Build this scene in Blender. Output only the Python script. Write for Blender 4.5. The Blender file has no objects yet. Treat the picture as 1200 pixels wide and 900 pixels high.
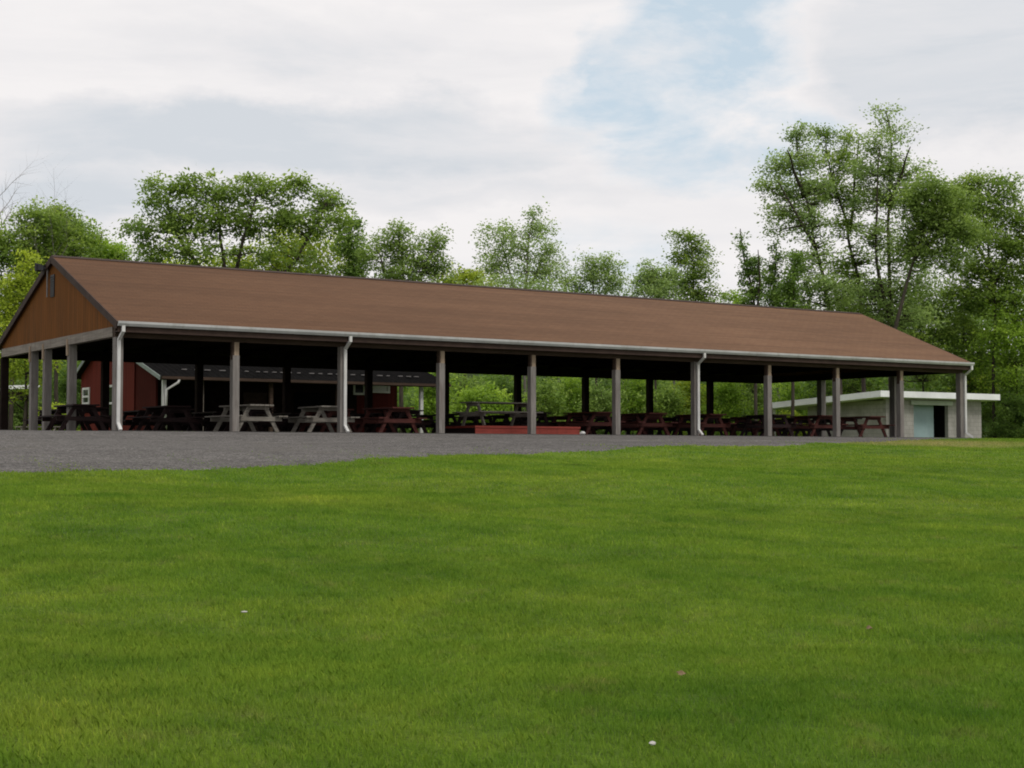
import bpy, bmesh, math, random
import numpy as np
from mathutils import Vector, Matrix

R = math.radians
sc = bpy.context.scene
col = sc.collection
random.seed(7)
rng = np.random.default_rng(11)

# ------------------------------------------------------------------ frame
# origin: front near corner post of the pavilion, x along its front, y to its back
TH = R(56.326); PIT = R(2.58); F = 1807.0; CX0, CZ0, EYE = -10.241, 40.0, -0.5422
RIGHT = Vector((math.sin(TH), -math.cos(TH), 0)); FWD = Vector((math.cos(TH), math.sin(TH), 0))
CAM = -(RIGHT * CX0 + FWD * CZ0); CAM.z = EYE
L, W = 32.59, 10.49          # pavilion length and width
BAY = L / 10

def at(px, Z, z=0.0):
    """ground-plan point at forward distance Z on the line of sight px"""
    p = CAM + RIGHT * ((px - 600) / F * Z) + FWD * Z
    return Vector((p.x, p.y, z))

def hgt(py, Z):
    return EYE + Z * math.tan(PIT + math.atan((450 - py) / F))

def u_at(px, v):
    """x on the pavilion axis where line of sight px meets the line y = v"""
    k = (px - 600) / F
    Z = (v - CAM.y) / (FWD.y + k * RIGHT.y)
    return CAM.x + (FWD.x + k * RIGHT.x) * Z

# ------------------------------------------------------------------ terrain
def smooth(x, a, b):
    t = np.clip((np.asarray(x, float) - a) / (b - a), 0, 1)
    return t * t * (3 - 2 * t)

def ground_h(u, v):
    u = np.asarray(u, float); v = np.asarray(v, float)
    d = np.maximum(-1.2 - v, 0)
    slope = 0.0575 * (np.sqrt(d * d + 1.0) - 1.0)
    slope = np.where(slope > 2.4, 2.4 + (slope - 2.4) * 0.3, slope)
    z = -slope
    z = z - 0.22 * smooth(v, 10.6, 12.0) - 0.0 * u
    rough = 0.035 * np.sin(u * 0.55 + v * 0.31) + 0.03 * np.sin(u * 0.23 - v * 0.62 + 1.3) + 0.018 * np.sin(u * 1.3 + 0.7) * np.sin(v * 1.1)
    fade = smooth(-v, 3.0, 9.0)
    z = z + rough * fade
    far = (u - CAM.x) * FWD.x + (v - CAM.y) * FWD.y
    z = z + 10.0 * smooth(far, 112, 160)
    return z

def gh(u, v):
    return float(ground_h(u, v))

# ------------------------------------------------------------------ objects
def link(name, data, parent=None):
    o = bpy.data.objects.new(name, data)
    col.objects.link(o)
    if parent is not None:
        o.parent = parent
    return o

def tag(o, label=None, cat=None, group=None, kind=None):
    if label: o['label'] = label
    if cat: o['category'] = cat
    if group: o['group'] = group
    if kind: o['kind'] = kind
    return o

def thing(name, label, cat, loc=(0, 0, 0), rotz=0.0, group=None):
    o = link(name, None)
    o.location = loc; o.rotation_euler = (0, 0, rotz)
    o.empty_display_size = 0.3
    return tag(o, label, cat, group)

def copy_tree(o, parent=None):
    c = o.copy(); col.objects.link(c)
    if parent is not None: c.parent = parent
    for ch in list(o.children): copy_tree(ch, c)
    return c

class MB:
    def __init__(self):
        self.v = []; self.f = []
    def add(self, vs, fs):
        n = len(self.v)
        self.v += [tuple(p) for p in vs]
        self.f += [tuple(i + n for i in f) for f in fs]
        return self
    def box(self, x0, x1, y0, y1, z0, z1):
        return self.add([(x0,y0,z0),(x1,y0,z0),(x1,y1,z0),(x0,y1,z0),(x0,y0,z1),(x1,y0,z1),(x1,y1,z1),(x0,y1,z1)],
            [(0,3,2,1),(4,5,6,7),(0,1,5,4),(1,2,6,5),(2,3,7,6),(3,0,4,7)])
    def bar(self, a, b, w, h, up=(0, 0, 1)):
        """a board from a to b, w wide sideways, h thick towards up"""
        a = Vector(a); b = Vector(b); d = (b - a).normalized()
        s = d.cross(Vector(up))
        if s.length < 1e-4: s = d.cross(Vector((1, 0, 0)))
        s.normalize(); t = s.cross(d).normalized()
        vs = []
        for p in (a, b):
            for i, j in ((-1,-1),(1,-1),(1,1),(-1,1)):
                vs.append(p + s * (i * w / 2) + t * (j * h / 2))
        return self.add(vs, [(0,1,2,3),(7,6,5,4),(0,4,5,1),(1,5,6,2),(2,6,7,3),(3,7,4,0)])
    def tube(self, pts, rads, n=6, caps=True):
        pts = [Vector(p) for p in pts]; rings = []
        base = len(self.v); prev = None
        for i, p in enumerate(pts):
            d = (pts[min(i + 1, len(pts) - 1)] - pts[max(i - 1, 0)])
            if d.length < 1e-6: d = Vector((0, 0, 1))
            d.normalize()
            if prev is None:
                s = d.cross(Vector((0.31, 0.95, 0.1)))
                if s.length < 1e-3: s = d.cross(Vector((1, 0, 0)))
            else:
                s = prev - d * prev.dot(d)
            s.normalize(); prev = s; t = d.cross(s)
            for k in range(n):
                a = 2 * math.pi * k / n
                self.v.append(tuple(p + (s * math.cos(a) + t * math.sin(a)) * rads[i]))
        for i in range(len(pts) - 1):
            for k in range(n):
                k2 = (k + 1) % n
                self.f.append((base + i*n + k, base + i*n + k2, base + (i+1)*n + k2, base + (i+1)*n + k))
        if caps:
            self.f.append(tuple(base + k for k in reversed(range(n))))
            self.f.append(tuple(base + (len(pts)-1)*n + k for k in range(n)))
        return self
    def build(self, name, m, parent=None, smooth_=False):
        me = bpy.data.meshes.new(name)
        me.from_pydata(self.v, [], self.f)
        me.materials.append(m)
        me.update()
        bm = bmesh.new(); bm.from_mesh(me)
        bmesh.ops.recalc_face_normals(bm, faces=bm.faces)
        bm.to_mesh(me); bm.free()
        if smooth_:
            me.polygons.foreach_set('use_smooth', [True] * len(me.polygons))
        return link(name, me, parent)

def np_mesh(name, verts, faces, m, attr=None, parent=None, smooth_=False):
    """verts (n,3), faces (k,c) of equal corner count, attr: dict of per-face floats"""
    me = bpy.data.meshes.new(name)
    nv, nf, c = len(verts), len(faces), faces.shape[1]
    me.vertices.add(nv); me.vertices.foreach_set('co', np.ascontiguousarray(verts, np.float32).ravel())
    me.loops.add(nf * c); me.loops.foreach_set('vertex_index', np.ascontiguousarray(faces, np.int32).ravel())
    me.polygons.add(nf)
    me.polygons.foreach_set('loop_start', np.arange(0, nf * c, c, dtype=np.int32))
    me.polygons.foreach_set('loop_total', np.full(nf, c, np.int32))
    if smooth_: me.polygons.foreach_set('use_smooth', np.ones(nf, bool))
    me.materials.append(m)
    if attr:
        for k, a in attr.items():
            at_ = me.attributes.new(k, 'FLOAT', 'FACE')
            at_.data.foreach_set('value', np.ascontiguousarray(a, np.float32))
    me.update(calc_edges=True)
    me.validate()
    return link(name, me, parent)

# ------------------------------------------------------------------ materials
def new_mat(name):
    m = bpy.data.materials.new(name); m.use_nodes = True
    nt = m.node_tree; nt.nodes.clear()
    out = nt.nodes.new('ShaderNodeOutputMaterial')
    return m, nt, out

def N(nt, t, **kw):
    n = nt.nodes.new(t)
    for k, v in kw.items():
        if k in ('operation', 'blend_type', 'data_type', 'noise_dimensions', 'attribute_name', 'interpolation_type', 'clamp', 'feature', 'noise_type', 'sky_type', 'use_clamp'):
            setattr(n, k, v)
        else:
            n.inputs[k].default_value = v
    return n

def rgba(c): return (c[0], c[1], c[2], 1.0)

def ramp(nt, src, stops, interp='LINEAR'):
    r = nt.nodes.new('ShaderNodeValToRGB'); r.color_ramp.interpolation = interp
    e = r.color_ramp.elements
    e[0].position, e[0].color = stops[0][0], rgba(stops[0][1])
    e[1].position, e[1].color = stops[-1][0], rgba(stops[-1][1])
    for p, c in stops[1:-1]:
        k = e.new(p); k.color = rgba(c)
    nt.links.new(src, r.inputs['Fac'])
    return r.outputs['Color']

def mixc(nt, fac, a, b, mode='MIX'):
    m = nt.nodes.new('ShaderNodeMix'); m.data_type = 'RGBA'; m.blend_type = mode
    for s, i in ((fac, 0), (a, 6), (b, 7)):
        if isinstance(s, (int, float)): m.inputs[i].default_value = s
        elif isinstance(s, tuple): m.inputs[i].default_value = rgba(s)
        else: nt.links.new(s, m.inputs[i])
    return m.outputs[2]

def math_(nt, op, a, b=None, c=None, clamp=False):
    m = nt.nodes.new('ShaderNodeMath'); m.operation = op; m.use_clamp = clamp
    for i, s in enumerate((a, b, c)):
        if s is None: continue
        if isinstance(s, (int, float)): m.inputs[i].default_value = s
        else: nt.links.new(s, m.inputs[i])
    return m.outputs[0]

def objco(nt, scale=(1, 1, 1), rot=(0, 0, 0)):
    tc = nt.nodes.new('ShaderNodeTexCoord'); mp = nt.nodes.new('ShaderNodeMapping')
    mp.inputs['Scale'].default_value = scale; mp.inputs['Rotation'].default_value = rot
    nt.links.new(tc.outputs['Object'], mp.inputs['Vector'])
    return mp.outputs['Vector']

def noise(nt, vec, scale, detail=4, rough=0.55, dist=0.0):
    n = N(nt, 'ShaderNodeTexNoise', Scale=scale, Detail=detail, Roughness=rough, Distortion=dist)
    nt.links.new(vec, n.inputs['Vector'])
    return n.outputs['Fac']

def surf(nt, out, colour, rough=0.8, height=None, bump=0.3, dist=0.02, spec=0.3):
    p = nt.nodes.new('ShaderNodeBsdfPrincipled')
    p.inputs['Roughness'].default_value = rough
    p.inputs['Specular IOR Level'].default_value = spec
    if isinstance(colour, tuple): p.inputs['Base Color'].default_value = rgba(colour)
    else: nt.links.new(colour, p.inputs['Base Color'])
    if height is not None:
        b = N(nt, 'ShaderNodeBump', Strength=bump, Distance=dist)
        nt.links.new(height, b.inputs['Height']); nt.links.new(b.outputs['Normal'], p.inputs['Normal'])
    nt.links.new(p.outputs[0], out.inputs['Surface'])
    return p

def weathered(name, c1, c2, scale=(1, 1, 1), ns=6.0, rough=0.8, bump=0.3, stain=None, spec=0.25):
    """two-tone grainy paint or wood; scale stretches the grain"""
    m, nt, out = new_mat(name)
    v = objco(nt, scale)
    n1 = noise(nt, v, ns, 6, 0.65)
    c = ramp(nt, n1, [(0.3, c1), (0.7, c2)])
    big = noise(nt, objco(nt), 0.9, 3)
    c = mixc(nt, ramp(nt, big, [(0.35, (0.72,)*3), (0.7, (1.08,)*3)]), (0, 0, 0), c) if False else mixc(nt, 1.0, c, ramp(nt, big, [(0.3, (0.74,)*3), (0.72, (1.0,)*3)]), 'MULTIPLY')
    if stain:
        s = noise(nt, objco(nt, (2.5, 2.5, 0.25)), 2.0, 5, 0.7)
        c = mixc(nt, ramp(nt, s, [(0.5, (0,)*3), (0.75, (0.75,)*3)]), c, stain)
    surf(nt, out, c, rough, n1, bump, 0.01, spec)
    return m

GR = (0.33, 0.30, 0.27)
M = {}
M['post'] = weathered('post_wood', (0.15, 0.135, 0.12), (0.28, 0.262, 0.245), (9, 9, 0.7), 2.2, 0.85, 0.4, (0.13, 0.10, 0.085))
M['post_cap'] = weathered('post_top_wood', (0.26, 0.19, 0.13), (0.42, 0.33, 0.24), (9, 9, 0.8), 2.2, 0.85, 0.3)
M['beam_grey'] = weathered('weathered_beam', (0.17, 0.15, 0.125), (0.31, 0.275, 0.235), (0.7, 0.5, 9), 2.2, 0.85, 0.4, (0.12, 0.095, 0.07))
M['beam_brown'] = weathered('brown_beam', (0.045, 0.028, 0.019), (0.08, 0.052, 0.036), (0.6, 0.6, 8), 2.0, 0.85, 0.3)
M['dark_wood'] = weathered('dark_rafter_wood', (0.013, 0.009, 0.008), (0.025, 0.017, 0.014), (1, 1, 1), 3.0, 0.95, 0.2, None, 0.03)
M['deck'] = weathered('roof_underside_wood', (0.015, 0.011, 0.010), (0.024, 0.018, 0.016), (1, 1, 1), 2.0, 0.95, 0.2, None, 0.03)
M['trim_dark'] = weathered('dark_brown_trim', (0.035, 0.02, 0.015), (0.065, 0.04, 0.03), (1, 1, 1), 4.0, 0.75, 0.2)
M['white_metal'] = weathered('white_gutter_paint', (0.60, 0.60, 0.58), (0.72, 0.72, 0.70), (1, 1, 1), 3.0, 0.45, 0.05, (0.42, 0.40, 0.36), 0.4)
M['gutter'] = weathered('grey_white_gutter', (0.40, 0.41, 0.40), (0.52, 0.53, 0.52), (0.4, 1, 1), 3.0, 0.5, 0.05, (0.27, 0.26, 0.23), 0.4)
M['grey_table'] = weathered('grey_bare_wood', (0.14, 0.125, 0.105), (0.27, 0.25, 0.215), (1.5, 12, 12), 1.6, 0.85, 0.4)
M['red_table'] = weathered('red_brown_stain', (0.05, 0.013, 0.010), (0.095, 0.026, 0.02), (1.5, 12, 12), 1.6, 0.75, 0.3)
M['dark_table'] = weathered('dark_brown_stain', (0.011, 0.005, 0.005), (0.025, 0.009, 0.0085), (1.5, 12, 12), 1.6, 0.75, 0.3)
M['red_box'] = weathered('red_platform_paint', (0.20, 0.032, 0.022), (0.33, 0.062, 0.045), (0.8, 3, 8), 2.0, 0.7, 0.3, (0.12, 0.03, 0.022))
M['red_wall'] = None
M['white_trim'] = weathered('white_trim_paint', (0.62, 0.62, 0.60), (0.74, 0.74, 0.72), (1, 1, 1), 4.0, 0.55, 0.1)
M['green_trim'] = weathered('grey_green_rake', (0.20, 0.24, 0.22), (0.30, 0.34, 0.32), (1, 1, 1), 4.0, 0.6, 0.1)
M['fascia'] = weathered('white_fascia_paint', (0.84, 0.85, 0.87), (0.90, 0.91, 0.93), (0.5, 0.5, 3), 2.5, 0.55, 0.1, (0.74, 0.73, 0.72))
M['teal'] = weathered('teal_door_paint', (0.235, 0.33, 0.345), (0.315, 0.415, 0.43), (1, 1, 0.6), 1.5, 0.5, 0.1)
M['lintel'] = weathered('sage_lintel', (0.30, 0.34, 0.28), (0.40, 0.43, 0.37), (1, 1, 1), 3.0, 0.6, 0.1)
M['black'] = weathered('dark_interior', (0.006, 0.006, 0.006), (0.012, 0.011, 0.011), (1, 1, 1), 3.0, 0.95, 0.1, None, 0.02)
M['metal_dark'] = weathered('dark_metal', (0.02, 0.02, 0.022), (0.04, 0.04, 0.045), (1, 1, 1), 5.0, 0.5, 0.1)
M['conduit'] = weathered('grey_conduit', (0.16, 0.15, 0.15), (0.24, 0.23, 0.22), (1, 1, 1), 4.0, 0.5, 0.1)
M['bark'] = weathered('grey_brown_bark', (0.03, 0.024, 0.018), (0.085, 0.07, 0.055), (6, 6, 1.2), 2.0, 0.95, 0.8)
M['bark_pale'] = weathered('pale_bark', (0.12, 0.105, 0.09), (0.24, 0.22, 0.19), (6, 6, 1.0), 2.0, 0.95, 0.6)
M['stone'] = weathered('pale_stone', (0.40, 0.38, 0.35), (0.62, 0.60, 0.56), (1, 1, 1), 9.0, 0.9, 0.6)
M['leaf_litter'] = weathered('dry_brown_leaf', (0.16, 0.10, 0.05), (0.34, 0.25, 0.15), (1, 1, 1), 20.0, 0.9, 0.3)
M['concrete'] = weathered('floor_concrete', (0.05, 0.048, 0.046), (0.09, 0.085, 0.08), (1, 1, 1), 2.0, 0.9, 0.2)
M['glass'] = weathered('dark_window_glass', (0.012, 0.014, 0.015), (0.03, 0.033, 0.034), (1, 1, 1), 1.5, 0.12, 0.0, None, 0.5)
M['tin'] = weathered('grey_tin_roof', (0.30, 0.30, 0.29), (0.48, 0.48, 0.47), (0.6, 3, 1), 2.0, 0.5, 0.1, (0.2, 0.17, 0.14), 0.5)

def siding(name, c1, c2, pitch, axis, dark, groove=0.07, streak=None):
    """vertical board siding: grooves every `pitch` metres along an axis"""
    m, nt, out = new_mat(name)
    tc = nt.nodes.new('ShaderNodeTexCoord'); sx = nt.nodes.new('ShaderNodeSeparateXYZ')
    nt.links.new(tc.outputs['Object'], sx.inputs[0])
    a = math_(nt, 'DIVIDE', sx.outputs[axis], pitch)
    fr = math_(nt, 'FRACT', a); cell = math_(nt, 'FLOOR', a)
    wn = nt.nodes.new('ShaderNodeTexWhiteNoise'); wn.noise_dimensions = '1D'; nt.links.new(cell, wn.inputs['W'])
    g = math_(nt, 'LESS_THAN', fr, groove)
    n1 = noise(nt, objco(nt, (7, 7, 0.45)), 2.0, 6, 0.65)
    c = ramp(nt, n1, [(0.28, c1), (0.72, c2)])
    sh = math_(nt, 'MULTIPLY_ADD', wn.outputs['Value'], 0.2, 0.86)
    cc = nt.nodes.new('ShaderNodeCombineColor')
    for i in range(3): nt.links.new(sh, cc.inputs[i])
    c = mixc(nt, 1.0, c, cc.outputs[0], 'MULTIPLY')
    if streak:
        s = noise(nt, objco(nt, (1.6, 1.6, 0.2)), 1.6, 5, 0.7)
        c = mixc(nt, ramp(nt, s, [(0.48, (0,)*3), (0.72, (0.7,)*3)]), c, streak)
    c = mixc(nt, g, c, dark)
    hgt_ = math_(nt, 'SUBTRACT', n1, g)
    surf(nt, out, c, 0.85, hgt_, 0.25, 0.012, 0.08)
    return m

M['gable'] = siding('orange_brown_siding', (0.135, 0.053, 0.014), (0.19, 0.075, 0.019), 0.2, 1, (0.05, 0.022, 0.01), 0.06, (0.085, 0.042, 0.017))
M['red_wall_y'] = siding('barn_red_siding', (0.095, 0.016, 0.011), (0.14, 0.024, 0.017), 0.2, 1, (0.05, 0.01, 0.008))
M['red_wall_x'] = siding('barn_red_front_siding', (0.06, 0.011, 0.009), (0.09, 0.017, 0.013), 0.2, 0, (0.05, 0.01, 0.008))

def shingles():
    m, nt, out = new_mat('brown_shingles')
    v = objco(nt)
    br = nt.nodes.new('ShaderNodeTexBrick')
    br.inputs['Scale'].default_value = 1.0; br.inputs['Brick Width'].default_value = 0.31
    br.inputs['Row Height'].default_value = 0.135; br.inputs['Mortar Size'].default_value = 0.009
    br.inputs['Mortar Smooth'].default_value = 0.3; br.inputs['Bias'].default_value = 0.0
    br.inputs['Color1'].default_value = rgba((0.148, 0.078, 0.042)); br.inputs['Color2'].default_value = rgba((0.166, 0.090, 0.049))
    br.inputs['Mortar'].default_value = rgba((0.115, 0.058, 0.034))
    nt.links.new(v, br.inputs['Vector'])
    big = noise(nt, objco(nt, (0.16, 0.9, 1)), 1.0, 5, 0.6)
    rows = noise(nt, objco(nt, (0.05, 5.5, 0.01)), 1.0, 3, 0.6)
    grit = noise(nt, v, 45.0, 3, 0.7)
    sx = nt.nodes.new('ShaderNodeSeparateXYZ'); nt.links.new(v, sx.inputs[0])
    fade = math_(nt, 'DIVIDE', sx.outputs[0], 26.0, clamp=True)      # near end darker, far end lighter: sheen and lens falloff put into the colour
    c = mixc(nt, 1.0, br.outputs['Color'], ramp(nt, big, [(0.25, (0.80, 0.79, 0.80)), (0.75, (1.12, 1.12, 1.14))]), 'MULTIPLY')
    c = mixc(nt, 1.0, c, ramp(nt, rows, [(0.3, (0.80,)*3), (0.7, (1.08,)*3)]), 'MULTIPLY')
    c = mixc(nt, 1.0, c, ramp(nt, grit, [(0.25, (0.88,)*3), (0.75, (1.08,)*3)]), 'MULTIPLY')
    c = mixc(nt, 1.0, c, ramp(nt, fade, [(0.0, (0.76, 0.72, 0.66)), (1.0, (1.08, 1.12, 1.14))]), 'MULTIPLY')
    surf(nt, out, c, 0.75, br.outputs['Fac'], -0.4, 0.01, 0.12)
    return m
M['shingle'] = shingles()

def blocks(name, axis):
    m, nt, out = new_mat(name)
    tc = nt.nodes.new('ShaderNodeTexCoord'); sx = nt.nodes.new('ShaderNodeSeparateXYZ'); cb = nt.nodes.new('ShaderNodeCombineXYZ')
    nt.links.new(tc.outputs['Object'], sx.inputs[0])
    nt.links.new(sx.outputs[axis], cb.inputs[0]); nt.links.new(sx.outputs[2], cb.inputs[1])
    br = nt.nodes.new('ShaderNodeTexBrick')
    br.inputs['Scale'].default_value = 1.0; br.inputs['Brick Width'].default_value = 0.4
    br.inputs['Row Height'].default_value = 0.2; br.inputs['Mortar Size'].default_value = 0.012
    br.inputs['Color1'].default_value = rgba((0.30, 0.288, 0.268)); br.inputs['Color2'].default_value = rgba((0.335, 0.32, 0.30))
    br.inputs['Mortar'].default_value = rgba((0.255, 0.243, 0.228))
    nt.links.new(cb.outputs[0], br.inputs['Vector'])
    n1 = noise(nt, objco(nt, (1, 1, 0.5)), 1.8, 6, 0.7)
    c = mixc(nt, 1.0, br.outputs['Color'], ramp(nt, n1, [(0.3, (0.66, 0.66, 0.64)), (0.7, (1.1,)*3)]), 'MULTIPLY')
    surf(nt, out, c, 0.9, br.outputs['Fac'], -0.5, 0.012, 0.2)
    return m
M['block_y'] = blocks('grey_blocks', 1); M['block_x'] = blocks('grey_blocks_front', 0)

def gravel_mat():
    m, nt, out = new_mat('grey_gravel')
    v = objco(nt)
    vo = nt.nodes.new('ShaderNodeTexVoronoi'); vo.inputs['Scale'].default_value = 34.0; nt.links.new(v, vo.inputs['Vector'])
    sep = nt.nodes.new('ShaderNodeSeparateColor'); nt.links.new(vo.outputs['Color'], sep.inputs[0])
    c = ramp(nt, sep.outputs[0], [(0.0, (0.068, 0.064, 0.060)), (0.5, (0.130, 0.123, 0.117)), (1.0, (0.23, 0.22, 0.21))])
    mid = noise(nt, v, 3.0, 6, 0.7)
    c = mixc(nt, 1.0, c, ramp(nt, mid, [(0.3, (0.68,)*3), (0.7, (1.15,)*3)]), 'MULTIPLY')
    # wheel tracks run along the front of the building
    tr = noise(nt, objco(nt, (0.05, 0.75, 1)), 1.0, 4, 0.6, 0.4)
    c = mixc(nt, 1.0, c, ramp(nt, tr, [(0.3, (0.74, 0.73, 0.73)), (0.7, (1.1, 1.09, 1.07))]), 'MULTIPLY')
    brn = noise(nt, v, 0.55, 5, 0.7)
    c = mixc(nt, ramp(nt, brn, [(0.55, (0,)*3), (0.8, (0.55,)*3)]), c, (0.085, 0.074, 0.048))
    surf(nt, out, c, 0.95, vo.outputs['Distance'], 0.7, 0.03, 0.15)
    return m
M['gravel'] = gravel_mat()

def soft_normal(nt, k, shaders):
    """foliage shades as a mass: its normals lean towards the sky"""
    g = nt.nodes.new('ShaderNodeNewGeometry'); m = nt.nodes.new('ShaderNodeMix'); m.data_type = 'VECTOR'
    m.inputs[0].default_value = k; nt.links.new(g.outputs['Normal'], m.inputs[4]); m.inputs[5].default_value = (0, 0, 1)
    n = nt.nodes.new('ShaderNodeVectorMath'); n.operation = 'NORMALIZE'; nt.links.new(m.outputs[1], n.inputs[0])
    for sh in shaders: nt.links.new(n.outputs[0], sh.inputs['Normal'])

def lawn_colour(nt, v):
    """patchy green shared by the turf sheet and the blades growing from it"""
    n1 = noise(nt, v, 0.17, 5, 0.6, 0.6)
    n2 = noise(nt, v, 0.62, 5, 0.65, 0.4)
    n3 = noise(nt, v, 2.6, 4, 0.65)
    c = ramp(nt, n1, [(0.30, (0.104, 0.192, 0.026)), (0.5, (0.140, 0.224, 0.030)), (0.7, (0.182, 0.248, 0.036))])
    c = mixc(nt, 1.0, c, ramp(nt, n2, [(0.28, (0.70, 0.77, 0.74)), (0.5, (1, 1, 1)), (0.74, (1.26, 1.18, 1.12))]), 'MULTIPLY')
    c = mixc(nt, ramp(nt, n3, [(0.57, (0,)*3), (0.78, (0.6,)*3)]), c, (0.225, 0.215, 0.085))
    n5 = noise(nt, v, 1.35, 5, 0.7, 0.5)
    c = mixc(nt, 1.0, c, ramp(nt, n5, [(0.30, (0.68, 0.80, 0.72)), (0.5, (1, 1, 1)), (0.72, (1.30, 1.17, 1.18))]), 'MULTIPLY')
    n6 = noise(nt, v, 0.8, 3, 0.6)
    c = mixc(nt, ramp(nt, n6, [(0.64, (0,)*3), (0.76, (0.7,)*3)]), c, (0.085, 0.098, 0.03))
    n4 = noise(nt, v, 0.33, 4, 0.7)
    c = mixc(nt, ramp(nt, n4, [(0.58, (0,)*3), (0.75, (0.4,)*3)]), c, (0.070, 0.145, 0.028))
    # worn, dry strip along the edge of the stones by the far end of the building
    sx = nt.nodes.new('ShaderNodeSeparateXYZ'); nt.links.new(v, sx.inputs[0])
    a = math_(nt, 'DIVIDE', math_(nt, 'SUBTRACT', sx.outputs[0], 24.5), 6.5)
    b = math_(nt, 'DIVIDE', math_(nt, 'ADD', sx.outputs[1], 5.6), 2.6)
    q = math_(nt, 'ADD', math_(nt, 'POWER', a, 2.0), math_(nt, 'POWER', b, 2.0))
    g = math_(nt, 'SUBTRACT', 1.0, q, clamp=True)
    g = math_(nt, 'MULTIPLY', g, math_(nt, 'MULTIPLY_ADD', n3, 2.6, -0.45, clamp=True), clamp=True)
    return mixc(nt, g, c, (0.30, 0.27, 0.115))

def lawn_mat():
    m, nt, out = new_mat('lawn_turf')
    v = objco(nt)
    c = lawn_colour(nt, v)
    fine = noise(nt, v, 38.0, 4, 0.75)
    mid = noise(nt, v, 9.0, 4, 0.7)
    c = mixc(nt, 1.0, c, ramp(nt, fine, [(0.28, (0.40,)*3), (0.72, (1.15,)*3)]), 'MULTIPLY')
    c = mixc(nt, 1.0, c, ramp(nt, mid, [(0.28, (0.70,)*3), (0.72, (1.15,)*3)]), 'MULTIPLY')
    c = mixc(nt, 1.0, c, (1.18, 1.22, 0.95), 'MULTIPLY')
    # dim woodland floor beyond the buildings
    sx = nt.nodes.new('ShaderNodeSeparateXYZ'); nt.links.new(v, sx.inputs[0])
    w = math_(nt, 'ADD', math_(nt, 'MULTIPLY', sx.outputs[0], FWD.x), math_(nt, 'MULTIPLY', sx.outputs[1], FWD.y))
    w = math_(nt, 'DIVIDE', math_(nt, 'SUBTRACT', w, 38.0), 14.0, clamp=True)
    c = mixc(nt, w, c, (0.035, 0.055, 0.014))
    surf(nt, out, c, 0.95, math_(nt, 'ADD', fine, mid), 0.9, 0.05, 0.1)
    return m

def blade_mat():
    m, nt, out = new_mat('grass_blades')
    v = objco(nt)
    c = lawn_colour(nt, v)
    a = nt.nodes.new('ShaderNodeAttribute'); a.attribute_name = 'shade'
    c = mixc(nt, 1.0, c, ramp(nt, a.outputs['Fac'], [(0.0, (0.85, 0.92, 0.88)), (0.5, (1.25, 1.25, 1.2)), (0.93, (1.7, 1.62, 1.6)), (1.0, (2.0, 1.6, 1.9))]), 'MULTIPLY')
    d = nt.nodes.new('ShaderNodeBsdfDiffuse'); t = nt.nodes.new('ShaderNodeBsdfTranslucent'); mx = nt.nodes.new('ShaderNodeMixShader')
    nt.links.new(c, d.inputs[0]); nt.links.new(mixc(nt, 1.0, c, (1.15, 1.2, 0.75), 'MULTIPLY'), t.inputs[0]); mx.inputs[0].default_value = 0.5
    soft_normal(nt, 0.4, [d])
    nt.links.new(d.outputs[0], mx.inputs[1]); nt.links.new(t.outputs[0], mx.inputs[2])
    nt.links.new(mx.outputs[0], out.inputs['Surface'])
    return m

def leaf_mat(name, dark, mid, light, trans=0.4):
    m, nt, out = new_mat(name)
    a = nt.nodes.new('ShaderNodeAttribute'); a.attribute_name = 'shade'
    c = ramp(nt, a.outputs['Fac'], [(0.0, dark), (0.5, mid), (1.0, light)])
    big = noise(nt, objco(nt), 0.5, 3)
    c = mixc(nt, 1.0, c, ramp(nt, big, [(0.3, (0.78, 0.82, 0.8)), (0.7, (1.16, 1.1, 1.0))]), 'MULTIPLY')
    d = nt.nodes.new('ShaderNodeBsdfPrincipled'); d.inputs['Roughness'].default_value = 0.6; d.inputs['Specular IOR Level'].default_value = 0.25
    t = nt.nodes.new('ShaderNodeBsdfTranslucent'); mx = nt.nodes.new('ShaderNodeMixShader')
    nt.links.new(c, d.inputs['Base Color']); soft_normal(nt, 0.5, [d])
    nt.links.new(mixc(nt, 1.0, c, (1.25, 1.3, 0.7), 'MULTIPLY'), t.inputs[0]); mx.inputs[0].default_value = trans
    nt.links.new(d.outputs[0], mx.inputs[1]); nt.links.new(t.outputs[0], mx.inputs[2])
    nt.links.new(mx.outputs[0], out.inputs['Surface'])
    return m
LF = {
 'mid':    leaf_mat('leaf_mid_green', (0.099, 0.169, 0.032), (0.220, 0.334, 0.064), (0.382, 0.506, 0.134), 0.5),
 'deep':   leaf_mat('leaf_deep_green', (0.068, 0.130, 0.028), (0.156, 0.264, 0.054), (0.270, 0.400, 0.104), 0.5),
 'yellow': leaf_mat('leaf_yellow_green', (0.171, 0.239, 0.026), (0.362, 0.466, 0.046), (0.563, 0.650, 0.100), 0.5),
 'pale':   leaf_mat('leaf_grey_green', (0.159, 0.236, 0.080), (0.300, 0.425, 0.152), (0.459, 0.604, 0.269), 0.5),
 'olive':  leaf_mat('leaf_olive_green', (0.108, 0.176, 0.039), (0.230, 0.340, 0.087), (0.380, 0.516, 0.166), 0.5),
 'fresh':  leaf_mat('leaf_fresh_green', (0.121, 0.210, 0.026), (0.270, 0.429, 0.050), (0.432, 0.602, 0.093), 0.5),
}

# ------------------------------------------------------------------ ground sheets
def axis(fine0, fine1, step, lo, hi):
    a = list(np.arange(fine0, fine1 + 1e-6, step)); s = step; x = fine1
    while x < hi: s *= 1.35; x += s; a.append(min(x, hi))
    s = step; x = fine0
    while x > lo: s *= 1.35; x -= s; a.insert(0, max(x, lo))
    return np.array(a)

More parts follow.
